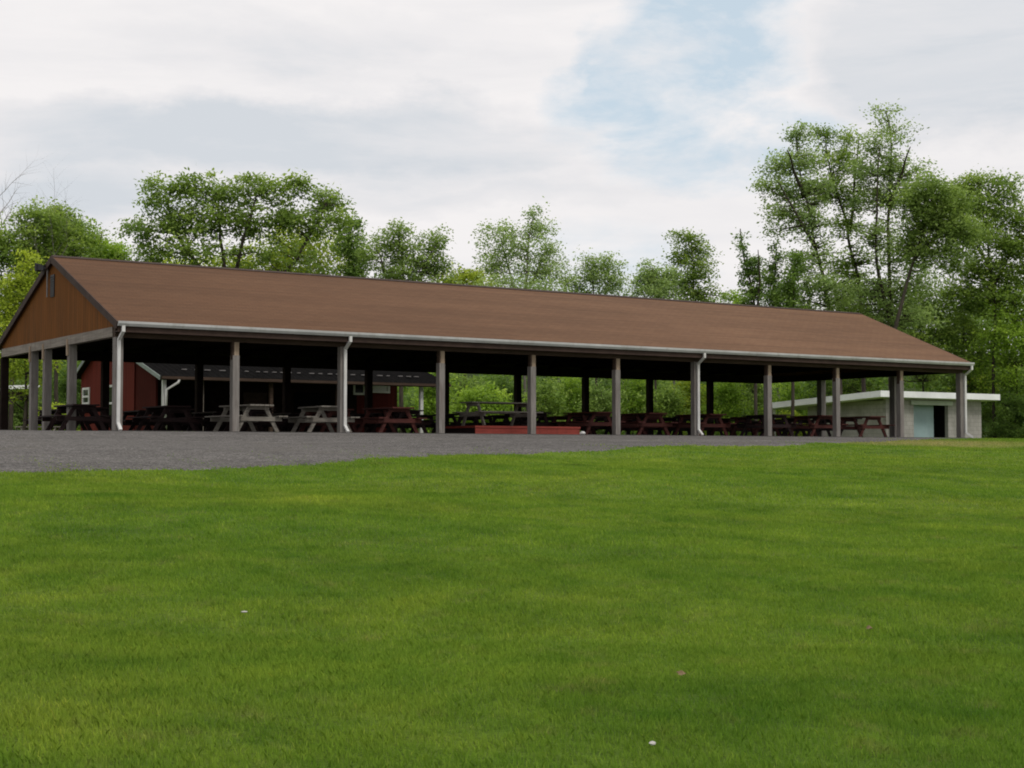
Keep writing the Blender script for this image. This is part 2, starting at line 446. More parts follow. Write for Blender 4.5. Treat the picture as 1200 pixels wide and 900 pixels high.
def sheet(name, us, vs, m, dz=0.0):
    U, V = np.meshgrid(us, vs, indexing='ij')
    Z = ground_h(U, V) + dz
    n0, n1 = U.shape
    idx = np.arange(n0 * n1).reshape(n0, n1)
    f = np.stack([idx[:-1, :-1], idx[1:, :-1], idx[1:, 1:], idx[:-1, 1:]], -1).reshape(-1, 4)
    o = np_mesh(name, np.stack([U, V, Z], -1).reshape(-1, 3), f, m, smooth_=True)
    return o

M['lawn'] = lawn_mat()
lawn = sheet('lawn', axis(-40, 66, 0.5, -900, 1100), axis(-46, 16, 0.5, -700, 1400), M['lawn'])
tag(lawn, kind='structure')

# the gravel yard: its lawn-side edge as (x, y) stations
EDGE_PX = [(-500, 556), (-200, 556), (0, 555), (60, 555), (150, 553.5), (240, 551.5), (330, 546), (450, 538.5), (520, 535), (600, 531.5), (660, 529.5),
           (720, 527), (745, 524.6), (775, 523.6), (850, 522.8), (920, 521.6), (980, 520.2), (1010, 518.6), (1040, 516.8)]
def ground_hit(px, py):
    k = (px - 600) / F; t = math.tan(PIT + math.atan((450 - py) / F))
    Z = 6.0
    while Z < 90:
        p = at(px, Z)
        if EYE + Z * t <= gh(p.x, p.y) : return p.x, p.y
        Z += 0.05
    return p.x, p.y
edge = sorted(ground_hit(*e) for e in EDGE_PX if e[0] >= -200)
edge = [e for e in edge if e[1] < -1.0 and e[0] < 32]
EU = np.array([-45.0] + [e[0] for e in edge] + [32.0, 33.2]); EV = np.array([edge[0][1]] + [e[1] for e in edge] + [-1.6, -0.9])
def edge_v(u):
    u = np.asarray(u, float)
    wob = 0.22 * np.sin(u * 0.7 + 0.6 * np.sin(u * 0.37)) + 0.10 * np.sin(u * 2.1 + 1) + 0.07 * np.sin(u * 5.3 + 2) + 0.05 * np.sin(u * 11.9)
    return np.interp(u, EU, EV) + wob * np.clip(-np.interp(u, EU, EV) / 6, 0.15, 1)

def build_gravel():
    us = np.arange(-45, 33.2, 0.2); rows = 60
    vs = []
    for u in us:
        e = float(edge_v(u)); top = -0.32
        t = np.linspace(0, 1, rows)
        vs.append(e + (top - e) * t)
    V = np.array(vs); U = np.repeat(us[:, None], rows, 1)
    Z = ground_h(U, V) + 0.02
    Z[:, 0] -= 0.03
    idx = np.arange(U.size).reshape(U.shape)
    f = np.stack([idx[:-1, :-1], idx[1:, :-1], idx[1:, 1:], idx[:-1, 1:]], -1).reshape(-1, 4)
    o = np_mesh('gravel_yard', np.stack([U, V, Z], -1).reshape(-1, 3), f, M['gravel'], smooth_=True)
    tag(o, kind='structure')
build_gravel()
def build_side_yard():
    us = np.arange(-45.0, -0.32, 0.5); us = np.append(us, -0.33); vs = np.arange(-0.32, 14.2, 0.5)
    U, V = np.meshgrid(us, vs, indexing='ij'); idx = np.arange(U.size).reshape(U.shape)
    f = np.stack([idx[:-1, :-1], idx[1:, :-1], idx[1:, 1:], idx[:-1, 1:]], -1).reshape(-1, 4)
    tag(np_mesh('gravel_side_yard', np.stack([U, V, ground_h(U, V) + 0.02], -1).reshape(-1, 3), f, M['gravel'], smooth_=True), kind='structure')
build_side_yard()

fl = MB().box(-0.32, L + 0.32, -0.3, W + 0.3, -0.4, 0.05).build('floor', M['concrete']); tag(fl, kind='structure')

# ------------------------------------------------------------------ grass
def build_grass():
    V_, F5, S_ = [], [], []
    bands = [(5.2, 9.5, 6500, 0.0042, 0.042), (9.5, 14, 3800, 0.0055, 0.042), (14, 21, 1700, 0.0085, 0.044), (21, 33, 620, 0.014, 0.046), (33, 60, 170, 0.025, 0.048)]
    for z0, z1, dens, w, h in bands:
        half = 0.332 * 1.22; side = 5.0
        area = half * (z1 * z1 - z0 * z0) + 2 * side * (z1 - z0)
        n = int(area * dens)
        Z = np.sqrt(rng.uniform(z0 * z0, z1 * z1, n))
        X = rng.uniform(-1, 1, n) * (half * Z + side)
        u = CAM.x + RIGHT.x * X + FWD.x * Z; v = CAM.y + RIGHT.y * X + FWD.y * Z
        clump = 0.5 + 0.5 * np.sin(u * 5.1 + 1.7 * np.sin(v * 3.3)) * np.sin(v * 4.7 + 1.3 * np.sin(u * 2.9))
        big = 0.5 + 0.25 * np.sin(u * 1.1 + 2 * np.sin(v * .7)) + 0.25 * np.sin(v * 1.37 + 1.7 * np.sin(u * .9))
        ev = edge_v(u)
        fringe = rng.exponential(0.13, n) * (1 + 5 * (np.sin(u * 2.3) * np.sin(u * 0.71 + 2) > 0.35))
        stray = (rng.random(n) < 0.05) & (v < ev + rng.exponential(0.5, n))
        weedy = (v > -0.75) & (v < -0.34) & (np.sin(u * 1.7) + np.sin(u * 0.53 + 1) > 0.55) & (rng.random(n) < 0.35)
        ok = (v < ev + fringe - 0.02) | stray | weedy | ((u > 33.0) & (v < 10))
        out_ = np.clip((np.abs(X) - 0.345 * Z - 0.3) / 4.5, 0, 1)
        ok &= rng.random(n) > 0.9 * out_ ** 0.6
        ok &= (rng.random(n) < 0.6 + 0.4 * clump)
        u, v, clump, big = u[ok], v[ok], clump[ok], big[ok]; n = len(u)
        hh = h * rng.uniform(0.5, 1.1, n) * (0.72 + 0.22 * clump + 0.25 * big)
        ww = w * rng.uniform(0.7, 1.3, n)
        az = rng.uniform(0, 2 * np.pi, n); lean = rng.uniform(0.1, 0.8, n) * hh
        la = rng.normal(0.9, 1.1, n) + az * 0.0 + rng.uniform(0, 2 * np.pi, n) * 0.7
        base = np.stack([u, v, ground_h(u, v) - 0.004], -1)
        s = np.stack([np.cos(az), np.sin(az), np.zeros(n)], -1) * ww[:, None] * 0.5
        l = np.stack([np.cos(la), np.sin(la), np.zeros(n)], -1)
        up = np.array([0, 0, 1.0])
        midp = base + up * (hh * 0.6)[:, None] + l * (lean * 0.3)[:, None]
        tip = base + up * hh[:, None] * 0.98 + l * lean[:, None]
        verts = np.stack([base - s, base + s, midp + s * 0.8, tip, midp - s * 0.8], 1).reshape(-1, 3)
        off = sum(len(a) for a in V_)
        f = (np.arange(n)[:, None] * 5 + np.arange(5)[None, :]) + off
        V_.append(verts); F5.append(f)
        sh = np.clip(rng.beta(2.2, 3.0, n) * 0.9 , 0, 0.92)
        dry = rng.random(n) < 0.035
        sh[dry] = rng.uniform(0.94, 1.0, dry.sum())
        S_.append(sh)
    o = np_mesh('grass', np.concatenate(V_), np.concatenate(F5), blade_mat(), {'shade': np.concatenate(S_)})
    tag(o, 'short mown green grass covering the sloping lawn below the gravel', 'grass', kind='stuff')
build_grass()

# ------------------------------------------------------------------ pavilion
pav = thing('pavilion', 'long open-sided picnic pavilion with brown shingle roof and orange-brown gable', 'pavilion')
HB0, HB1 = 2.476, 2.78              # header beams
EV_, EZ = -0.42, 2.86               # eave edge
RV, RZ = W / 2, 5.16                # ridge
U0, U1 = -0.16, L + 0.2
SL = (RZ - EZ) / (RV - EV_)
def roof_slab(side):
    m = MB(); t = 0.10
    y0 = EV_ if side < 0 else W - EV_
    a = [(U0, y0, EZ), (U1, y0, EZ), (U1, RV, RZ), (U0, RV, RZ)]
    b = [(x, y, z - t) for x, y, z in a]
    m.add(a + b, [(0,1,2,3),(7,6,5,4),(0,4,5,1),(1,5,6,2),(2,6,7,3),(3,7,4,0)])
    return m
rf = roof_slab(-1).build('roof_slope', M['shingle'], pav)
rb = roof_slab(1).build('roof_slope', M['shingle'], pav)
rc = MB()
for s in (-1, 1):
    rc.bar((U0, RV + s * 0.085, RZ + 0.012 - 0.085 * SL), (U1, RV + s * 0.085, RZ + 0.012 - 0.085 * SL), 0.19, 0.016, (0, s * SL, 1))
rc.build('ridge_cap', M['trim_dark'], pav)
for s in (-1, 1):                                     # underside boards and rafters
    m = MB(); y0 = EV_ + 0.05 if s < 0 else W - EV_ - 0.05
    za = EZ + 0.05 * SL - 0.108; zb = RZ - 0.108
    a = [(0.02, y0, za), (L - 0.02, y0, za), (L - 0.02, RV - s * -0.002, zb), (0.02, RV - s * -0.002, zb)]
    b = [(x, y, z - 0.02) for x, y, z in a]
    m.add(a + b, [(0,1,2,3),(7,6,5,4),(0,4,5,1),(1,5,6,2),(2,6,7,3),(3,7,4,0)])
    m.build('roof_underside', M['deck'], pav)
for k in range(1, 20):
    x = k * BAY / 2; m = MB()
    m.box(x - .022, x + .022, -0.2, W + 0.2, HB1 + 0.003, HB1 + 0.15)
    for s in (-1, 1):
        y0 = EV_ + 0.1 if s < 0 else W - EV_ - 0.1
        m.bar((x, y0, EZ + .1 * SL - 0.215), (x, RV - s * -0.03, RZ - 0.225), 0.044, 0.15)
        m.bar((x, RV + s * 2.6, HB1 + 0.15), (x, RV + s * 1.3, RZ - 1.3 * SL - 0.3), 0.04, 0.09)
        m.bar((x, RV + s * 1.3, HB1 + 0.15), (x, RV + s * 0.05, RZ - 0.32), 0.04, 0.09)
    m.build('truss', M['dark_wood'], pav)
# header beams
MB().box(-0.1, L + 0.1, -0.06, 0.1, HB0, HB1).build('header_beam', M['beam_brown'], pav)
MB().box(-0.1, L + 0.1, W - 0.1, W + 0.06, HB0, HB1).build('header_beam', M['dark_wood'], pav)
MB().box(-0.13, 0.06, 0.105, W - 0.105, HB0 + 0.02, HB1 - 0.03).build('end_beam', M['beam_grey'], pav)
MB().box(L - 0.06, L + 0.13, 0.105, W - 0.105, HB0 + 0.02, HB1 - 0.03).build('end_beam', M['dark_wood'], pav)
# fascia, soffit, gutter
MB().box(U0 + 0.01, U1 - 0.01, EV_ + 0.012, EV_ + 0.035, EZ - 0.27, EZ - 0.103).build('fascia', M['trim_dark'], pav)
MB().box(U0 + 0.01, U1 - 0.01, EV_ + 0.038, -0.063, EZ - 0.262, EZ - 0.24).build('soffit', M['trim_dark'], pav)
def gutter(y, s):
    m = MB(); prof = [(0.0, 0.0), (0.0, -0.125), (0.075, -0.125), (0.115, -0.06), (0.115, 0.0), (0.100, 0.0), (0.100, -0.05), (0.07, -0.11), (0.012, -0.11), (0.012, 0.0)]
    n = len(prof); vs = []
    for x in (U0 - 0.01, U1 + 0.02):
        vs += [(x, y - s * (p[0]), EZ + 0.005 + p[1]) for p in prof]
    fs = [(i, (i + 1) % n, n + (i + 1) % n, n + i) for i in range(n)] + [tuple(range(n)), tuple(range(2 * n - 1, n - 1, -1))]
    m.add(vs, fs); return m
gutter(EV_ + 0.008, 1).build('gutter', M['gutter'], pav)
gutter(W - EV_ - 0.008, -1).build('gutter', M['gutter'], pav)
def downspout(x, s=0):
    m = MB()
    y1 = EV_ - 0.05; y2 = -0.155
    m.bar((x, y1, EZ - 0.11), (x, y1, EZ - 0.27), 0.085, 0.06, (0, 1, 0))
    m.bar((x, y1 - 0.005, EZ - 0.245), (x, y2 + 0.005, EZ - 0.46), 0.083, 0.058, (0, 1, 0.3))
    m.bar((x, y2, EZ - 0.43), (x, y2, 0.22), 0.085, 0.06, (0, 1, 0))
    m.bar((x, y2 + 0.004, 0.25), (x + s * 0.16, y2 - 0.2, 0.06), 0.083, 0.058, (0, 1, 0.5))
    m.build('downspout', M['white_metal'], pav)
for k, s in ((0, 0), (2, 0), (6, 0), (10, 1)):
    downspout(k * BAY + (-0.03 if k in (0,) else 0.12 if k == 10 else 0.02), s)
# posts
def post(x, y, w=0.19, cap=True, m='post', top=HB0):
    j = random.uniform(-0.006, 0.006)
    lo = top - 0.36 if cap else top
    p = MB().box(x - w/2 + j, x + w/2 + j, y - w/2, y + w/2, -0.1, lo).build('post', M[m], pav)
    if cap:
        q = w * 0.36
        MB().box(x - q + 0.02, x + q + 0.02, y - q - 0.012, y + q - 0.012, lo + 0.001, top).build('post_top', M['post_cap'], p)
        MB().box(x - q - 0.028, x - q + 0.017, y - q, y + q, lo - 0.12, top - 0.001).build('splice_board', M['beam_brown'], p)
for k in range(11):
    post(k * BAY, 0.0, 0.21 if k in (0, 10) else 0.19, k not in (0, 2, 6, 10))
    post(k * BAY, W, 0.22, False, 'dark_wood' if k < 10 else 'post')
for f_ in (0.36, 0.575, 0.70):
    post(0.0, W * f_, 0.21, False, 'post', HB0 + 0.019)
    MB().box(-0.155, -0.11, W * f_ - 0.05, W * f_ + 0.05, HB0 - 0.28, HB0 + 0.18).build('bracket', M['post_cap'], pav)
for f_ in (0.31, 0.69):
    post(L, W * f_, 0.26, False, 'post', HB0 + 0.019)
# gable ends
def gable(x, face, m):
    z0 = HB1 - 0.03; b = MB()
    def zt(y): return EZ - 0.115 + SL * (min(y, W - y) - EV_)
    ys = [-0.1, W / 2, W + 0.1]
    pts = [(-0.1, z0), (W + 0.1, z0), (W + 0.1, zt(W + 0.1)), (W / 2, zt(W / 2)), (-0.1, zt(-0.1))]
    n = len(pts); t = 0.04 * face
    vs = [(x, y, z) for y, z in pts] + [(x - t, y, z) for y, z in pts]
    b.add(vs, [tuple(range(n)), tuple(range(2 * n - 1, n - 1, -1))] + [(i, (i + 1) % n, n + (i + 1) % n, n + i) for i in range(n)])
    return b.build('gable_wall', M[m], pav)
gw = gable(-0.075, -1, 'gable')
gable(L + 0.075, 1, 'gable')
for s in (-1, 1):
    y0 = EV_ if s < 0 else W - EV_
    MB().bar((U0 - 0.016, y0, EZ - 0.10), (U0 - 0.016, RV + s * 0.0, RZ - 0.10), 0.03, 0.19, (0, 0, 1)).build('rake_board', M['trim_dark'], pav)
    MB().bar((U1 + 0.016, y0, EZ - 0.10), (U1 + 0.016, RV + s * 0.0, RZ - 0.10), 0.03, 0.19, (0, 0, 1)).build('rake_board', M['trim_dark'], pav)
vt = MB()
vy = W / 2 + 0.1
vt.box(-0.105, -0.078, vy - 0.17, vy + 0.17, 3.98, 4.62)
for k in range(9):
    z = 4.02 + k * 0.066
    vt.bar((-0.115, vy - 0.15, z), (-0.115, vy + 0.15, z), 0.03, 0.012, (0.6, 0, 1))
vt.build('vent', M['metal_dark'], gw)

# floodlight at the peak
fy = W / 2 + 0.45
fl_ = thing('floodlight', 'dark floodlight on a thin conduit by the peak of the orange-brown gable', 'floodlight', (-0.14, fy, 4.85))
b = MB(); b.bar((-0.05, 0.06, 0.0), (-0.2, 0.2, 0.02), 0.2, 0.16); b.bar((-0.2, 0.2, 0.02), (-0.24, 0.237, 0.02), 0.27, 0.23); b.build('lamp_head', M['metal_dark'], fl_)
b = MB(); b.bar((0.03, 0, 0), (-0.12, 0.06, 0.0), 0.05, 0.05); b.build('arm', M['metal_dark'], fl_)
MB().tube([(0.0, 0.0, 0.0), (0.0, 0.0, -0.85)], [0.022, 0.022], 8).build('conduit', M['conduit'], fl_)

# ------------------------------------------------------------------ picnic tables
def make_table(m, length=1.85):
    t = link('picnic_table', None)
    h = length / 2
    b = MB()
    for i in range(5):
        x = -0.30 + i * 0.15
        b.box(x - 0.070, x + 0.070, -h, h, 0.725, 0.765)
    b.build('tabletop', M[m], t)
    for s in (-1, 1):
        b = MB()
        for i in (0, 1):
            x = s * (0.60 + i * 0.15)
            b.box(x - 0.069, x + 0.069, -h, h, 0.425, 0.463)
        b.build('bench', M[m], t)
    for e in (-1, 1):
        y = e * (h - 0.28)
        for s in (-1, 1):
            MB().bar((s * 0.24, y, 0.723), (s * 0.64, y, 0.0), 0.045, 0.11, (1, 0, 0)).build('leg', M[m], t)
        b = MB(); yb = y + e * 0.043
        b.box(-0.75, 0.75, yb - 0.019, yb + 0.019, 0.31, 0.424)
        b.box(-0.34, 0.34, yb - 0.019, yb + 0.019, 0.63, 0.722)
        b.build('brace', M[m], t)
    return t
protos = {}
counts = {}
ORD = 'first second third fourth fifth sixth seventh eighth ninth tenth eleventh twelfth thirteenth fourteenth fifteenth'.split()
def put_table(x, y, kind, label, group, rz=0.0, z=0.052, length=1.85):
    key = (kind, length)
    if key not in protos:
        protos[key] = make_table(kind, length); t = protos[key]
    else:
        t = copy_tree(protos[key])
    t.location = (x, y, z); t.rotation_euler = (0, 0, rz)
    tag(t, label, 'picnic table', group)
    return t
FRONT = [(4.2, 'grey_table'), (6.55, 'grey_table'), (8.75, 'red_table'), (16.75, 'red_table'), (19.0, 'red_table'), (21.6, 'red_table'),
         (24.0, 'dark_table'), (26.3, 'red_table'), (28.7, 'red_table')]
MID = [(1.3, 'dark_table'), (3.9, 'dark_table'), (6.6, 'dark_table'), (9.2, 'red_table'), (11.6, 'dark_table'), (14.1, 'dark_table'), (16.5, 'dark_table'),
       (19.1, 'red_table'), (21.6, 'dark_table'), (24.0, 'dark_table'), (26.7, 'red_table'), (29.3, 'dark_table'), (31.2, 'dark_table')]
BACK = [(1.2, 'dark_table'), (3.8, 'dark_table'), (6.3, 'dark_table'), (9.0, 'dark_table'), (11.4, 'dark_table'), (13.9, 'dark_table'), (16.6, 'dark_table'),
        (19.2, 'dark_table'), (21.8, 'dark_table'), (24.2, 'red_table'), (26.6, 'dark_table'), (29.0, 'dark_table'), (31.0, 'dark_table')]
SECOND = [(x - 1.15, 'red_table' if i in (3, 8, 10) else 'dark_table') for i, (x, k) in enumerate(MID) if i != 5]
WORD = {'grey_table': 'weathered grey', 'red_table': 'reddish brown', 'dark_table': 'dark brown'}
for row, lst, v in (('front', FRONT, 1.35), ('second', SECOND, 3.75), ('third', MID, 6.2), ('back', BACK, 8.75)):
    for i, (x, k) in enumerate(lst):
        end = 'last' if i == len(lst) - 1 else ORD[i]
        lab = f'{WORD[k]} picnic table in the {row} row, {end} along from the orange gable end'
        dy = 0.0 if row == 'front' else random.uniform(-0.15, 0.15)
        if row == 'front' and 3 <= i <= 5: dy = 0.75
        put_table(x, v + dy, k, lab, 'picnic tables under the pavilion roof', R(random.uniform(-7, 7)))

# raised red platform with a grey table on it
pl = thing('platform', 'low red painted wooden platform standing behind the fifth front post from the left', 'platform', (13.65, 2.1, 0.05))
MB().box(-2.0, 2.0, -1.05, 1.05, 0.20, 0.265).build('deck', M['red_box'], pl)
b = MB(); b.box(-1.98, 1.98, -1.03, -0.99, 0, 0.199); b.build('front_panel', M['red_box'], pl)
b = MB(); b.box(-1.98, 1.98, 0.99, 1.03, 0, 0.199); b.build('back_panel', M['red_box'], pl)
for s in (-1, 1):
    MB().box(s * 1.96 - 0.02, s * 1.96 + 0.02, -0.988, 0.988, 0, 0.199).build('side_panel', M['dark_table'] if s < 0 else M['red_box'], pl)
put_table(13.2, 2.15, 'grey_table', 'weathered grey picnic table set lengthwise on the low red platform', 'picnic tables under the pavilion roof', R(90), 0.318, 2.4)

# ------------------------------------------------------------------ red building behind
BU0, BU1, BP, BF, BB = 6.6, 17.9, 14.0, 17.0, 23.2
GB = -0.22
bld = thing('red_building', 'long barn-red building with a tin-roofed porch behind the pavilion', 'building', (0, 0, 0))
RIDGE_Y, RIDGE_Z = 20.1, 4.15
sl_f = 0.30
def zroof(y): return RIDGE_Z - sl_f * (RIDGE_Y - y) if y <= RIDGE_Y else RIDGE_Z - 0.46 * (y - RIDGE_Y)
# gable wall
pts = [(BF, GB), (BB, GB), (BB, zroof(BB) - 0.1), (RIDGE_Y, RIDGE_Z - 0.1), (BF, zroof(BF) - 0.1)]
def slab_y(pts, x0, x1):
    n = len(pts); b = MB()
    b.add([(x0, y, z) for y, z in pts] + [(x1, y, z) for y, z in pts],
          [tuple(range(n)), tuple(range(2 * n - 1, n - 1, -1))] + [(i, (i + 1) % n, n + (i + 1) % n, n + i) for i in range(n)])
    return b
gwall = slab_y(pts, BU0, BU0 + 0.12).build('gable_wall', M['red_wall_y'], bld)
slab_y(pts, BU1 - 0.12, BU1).build('gable_wall', M['red_wall_y'], bld)
fwall = MB().box(BU0 + 0.122, 16.0, BF, BF + 0.12, GB, zroof(BF) - 0.12).build('front_wall', M['dark_wood'], bld)  # the shade under the porch is put into this wall's dark colour
MB().box(16.001, BU1 - 0.122, BF, BF + 0.12, GB, zroof(BF) - 0.12).build('end_panel', M['red_wall_x'], bld)
MB().box(BU0 + 0.122, BU1 - 0.122, BB - 0.12, BB, GB, zroof(BB) - 0.12).build('back_wall', M['red_wall_x'], bld)
def roof_strip(y0, y1, x0, x1, m, name, t=0.06, corr=False):
    b = MB()
    if corr:
        n = int((x1 - x0) / 0.115); xs = [x0 + (x1 - x0) * i / n for i in range(n + 1)]
        vs = []
        for i, x in enumerate(xs):
            w = 0.022 * (1 if i % 2 else -1)
            vs += [(x, y0, zroof(y0) + w), (x, y1, zroof(y1) + w)]
        b.add(vs, [(2*i, 2*i+2, 2*i+3, 2*i+1) for i in range(n)])
    else:
        a = [(x0, y0, zroof(y0)), (x1, y0, zroof(y0)), (x1, y1, zroof(y1)), (x0, y1, zroof(y1))]
        b.add(a + [(x, y, z - t) for x, y, z in a], [(0,1,2,3),(7,6,5,4),(0,4,5,1),(1,5,6,2),(2,6,7,3),(3,7,4,0)])
    return b.build(name, m, bld)
roof_strip(BF - 0.1, RIDGE_Y, BU0 - 0.25, BU1 + 0.3, M['black'], 'roof_slope')
roof_strip(RIDGE_Y, BB + 0.35, BU0 - 0.25, BU1 + 0.3, M['dark_wood'], 'roof_slope')
roof_strip(BP - 0.35, BF - 0.12, BU0 - 0.25, BU1 + 0.55, M['black'], 'porch_roof', corr=True)
x = BU0 + 0.9
while x < BU1 - 0.3:
    yq = 14.55; wq = random.uniform(0.12, 0.24)
    MB().bar((x, yq, zroof(yq) + 0.05), (x + wq, yq, zroof(yq) + 0.05), 0.08, 0.035).build('pale_roof_tab', M['conduit'], bld); x += wq + random.uniform(0.16, 0.42)  # short pale bars in a row along the porch roof
for y0, y1, nm in ((BP - 0.35, RIDGE_Y - 0.01, 'rake_board'), (RIDGE_Y + 0.01, BB + 0.35, 'rake_board')):
    MB().bar((BU0 - 0.275, y0, zroof(y0) - 0.06), (BU0 - 0.275, y1, zroof(y1) - 0.06), 0.03, 0.15).build(nm, M['green_trim'], bld)
MB().box(BU0 - 0.1, BU1 + 0.4, BP - 0.06, BP + 0.08, 2.1, 2.28).build('porch_beam', M['trim_dark'], bld)
for k, x in enumerate((6.62, 8.05, 10.8, 13.6, 17.3)):
    MB().box(x - 0.065, x + 0.065, BP - 0.055, BP + 0.075, GB, 2.099).build('porch_post', M['white_trim'] if k in (0, 4) else M['beam_grey'] if k == 1 else M['beam_brown'], bld)
b = MB(); gy = BP - 0.40; gz = zroof(BP - 0.35) - 0.05
b.tube([(BU0 + 0.45, gy, gz), (BU0 + 0.4, gy, gz - 0.16), (BU0 + 0.06, BP - 0.13, gz - 0.42), (BU0 + 0.04, BP - 0.13, 0.3)], [0.05]*4, 8).build('downspout', M['white_trim'], bld, True)
MB().box(BU0 - 0.22, BU1 + 0.5, BP - 0.46, BP - 0.37, gz - 0.05, gz + 0.05).build('porch_gutter', M['beam_brown'], bld)
# porch end: boarded part of the gable side below the porch rake, in shade
pw = [(BP + 0.9, GB), (BF - 0.002, GB), (BF - 0.002, zroof(BF) - 0.12), (BP + 0.9, zroof(BP + 0.9) - 0.1)]
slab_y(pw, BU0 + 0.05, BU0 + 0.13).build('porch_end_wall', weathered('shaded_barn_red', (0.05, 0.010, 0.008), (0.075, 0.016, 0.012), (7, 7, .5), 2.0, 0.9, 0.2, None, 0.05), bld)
def window(x, y, z, w, h, axis_, parent, bars=(1, 2), glassm='glass', depth=0.05):
    b = MB(); t = 0.085
    def bx(a0, a1, z0, z1, d0, d1, mb):
        if axis_ == 'y': mb.box(x - d1, x - d0, y + a0, y + a1, z + z0, z + z1)
        else: mb.box(x + a0, x + a1, y - d1, y - d0, z + z0, z + z1)
    bx(-w/2, w/2, h - t, h, 0.003, depth, b); bx(-w/2, w/2, 0, t, 0.003, depth + 0.02, b)
    bx(-w/2, -w/2 + t, t + .001, h - t - .001, 0.003, depth, b); bx(w/2 - t, w/2, t + .001, h - t - .001, 0.003, depth, b)
    for i in range(1, bars[1] + 1):
        zz = t + (h - 2 * t) * i / (bars[1] + 1); bx(-w/2 + t + .001, w/2 - t - .001, zz - 0.04, zz + 0.04, 0.006, depth - 0.01, b)
    for i in range(1, bars[0]):
        yy = -w/2 + t + (w - 2 * t) * i / bars[0]; bx(yy - 0.03, yy + 0.03, t + .001, h - t - .001, 0.005, depth - 0.014, b)
    wf = b.build('window', M['white_trim'], parent)
    b = MB(); bx(-w/2 + t, w/2 - t, t, h - t, 0.0035, 0.0045, b); b.build('pane', M[glassm], wf)
    return wf
window(BU0, 22.5, 1.12, 0.85, 1.0, 'y', gwall, (1, 2))
window(BU0, 19.15, 0.7, 1.75, 1.42, 'y', gwall, (2, 1))
# front wall openings seen under the porch
window(17.05, BF, 1.95, 0.95, 0.44, 'x', fwall, (1, 0), 'white_trim')
window(16.1, BF, 1.85, 0.55, 0.55, 'x', fwall, (1, 0))
MB().box(11.0, 12.0, BF - 0.04, BF - 0.003, GB + 0.02, 1.85).build('door', M['trim_dark'], fwall)
for x0, x1 in ((8.0, 9.6), (13.2, 14.8)):
    MB().box(x0, x1, BF - 0.03, BF - 0.004, 0.8, 1.9).build('serving_hatch', M['black'], fwall)
MB().box(BU0 + 0.2, BU1 - 0.1, BP + 0.1, BF - 0.01, GB - 0.1, GB + 0.06).build('porch_floor', M['concrete'], bld)

# ------------------------------------------------------------------ blockhouse
GH = -0.26
blk = thing('blockhouse', 'grey concrete block restroom hut with white flat roof and teal doorway', 'restroom', (0, 0, 0))
X0, X1, Y0, Y1 = 41.6, 48.4, 12.0, 17.2
DX0, DX1, DZ = 43.5, 45.95, 1.80
WT = 2.08
def bkwall(name, x0, x1, y0, y1, z0, z1, m): return MB().box(x0, x1, y0, y1, z0, z1).build(name, M[m], blk)
MB().box(X0 + .0, DX0, Y0, Y0 + 0.2, GH, WT).box(DX1, X1, Y0, Y0 + 0.2, GH, WT).box(DX0, DX1, Y0 + 0.002, Y0 + 0.198, DZ + 0.2, WT).build('front_wall', M['block_x'], blk)
bkwall('side_wall', X0, X0 + 0.2, Y0 + 0.201, Y1, GH, WT - 0.1, 'block_y')
bkwall('side_wall', X1 - 0.2, X1, Y0 + 0.201, Y1, GH, WT - 0.1, 'block_y')
bkwall('back_wall', X0 + 0.201, X1 - 0.201, Y1 - 0.2, Y1, GH, WT - 0.2, 'block_x')
bkwall('lintel', DX0 - 0.25, DX1 + 0.25, Y0 - 0.09, Y0 + 0.19, DZ, DZ + 0.199, 'lintel')
bkwall('screen_panel', DX0 + 0.002, DX0 + 1.92, Y0 + 0.45, Y0 + 0.52, GH, DZ + 0.19, 'teal')
bkwall('door', DX0 + 1.94, DX0 + 1.98, Y0 + 0.53, Y0 + 1.4, GH, DZ - 0.05, 'teal')
bkwall('recess_wall', DX0 + 0.3, DX1 + 0.3, Y0 + 1.6, Y0 + 1.7, GH, DZ + 0.2, 'black')
bkwall('recess_side', DX1 + 0.002, DX1 + 0.1, Y0 + 0.21, Y0 + 1.59, GH, DZ + 0.2, 'black')
bkwall('recess_ceiling', DX0 - 0.1, DX1 + 0.001, Y0 + 0.21, Y0 + 1.59, DZ + 0.201, DZ + 0.25, 'black')
def zr(y): return 2.40 - 0.05 * (y - 11.4)
b = MB(); rx0, rx1, ry0, ry1, ft = 40.6, 49.1, 11.4, 19.3, 0.29
a = [(rx0, ry0, zr(ry0)), (rx1, ry0, zr(ry0)), (rx1, ry1, zr(ry1)), (rx0, ry1, zr(ry1))]
b.add(a + [(x, y, z - ft) for x, y, z in a], [(0,1,2,3),(7,6,5,4),(0,4,5,1),(1,5,6,2),(2,6,7,3),(3,7,4,0)])
b.build('roof', M['fascia'], blk)
b = MB()
for x, y in ((41.0, 19.0), (44.9, 19.0), (48.7, 19.0)):
    MB().box(x - .06, x + .06, y - .06, y + .06, GH, zr(y) - ft - 0.001).build('support_post', M['white_trim'], blk)

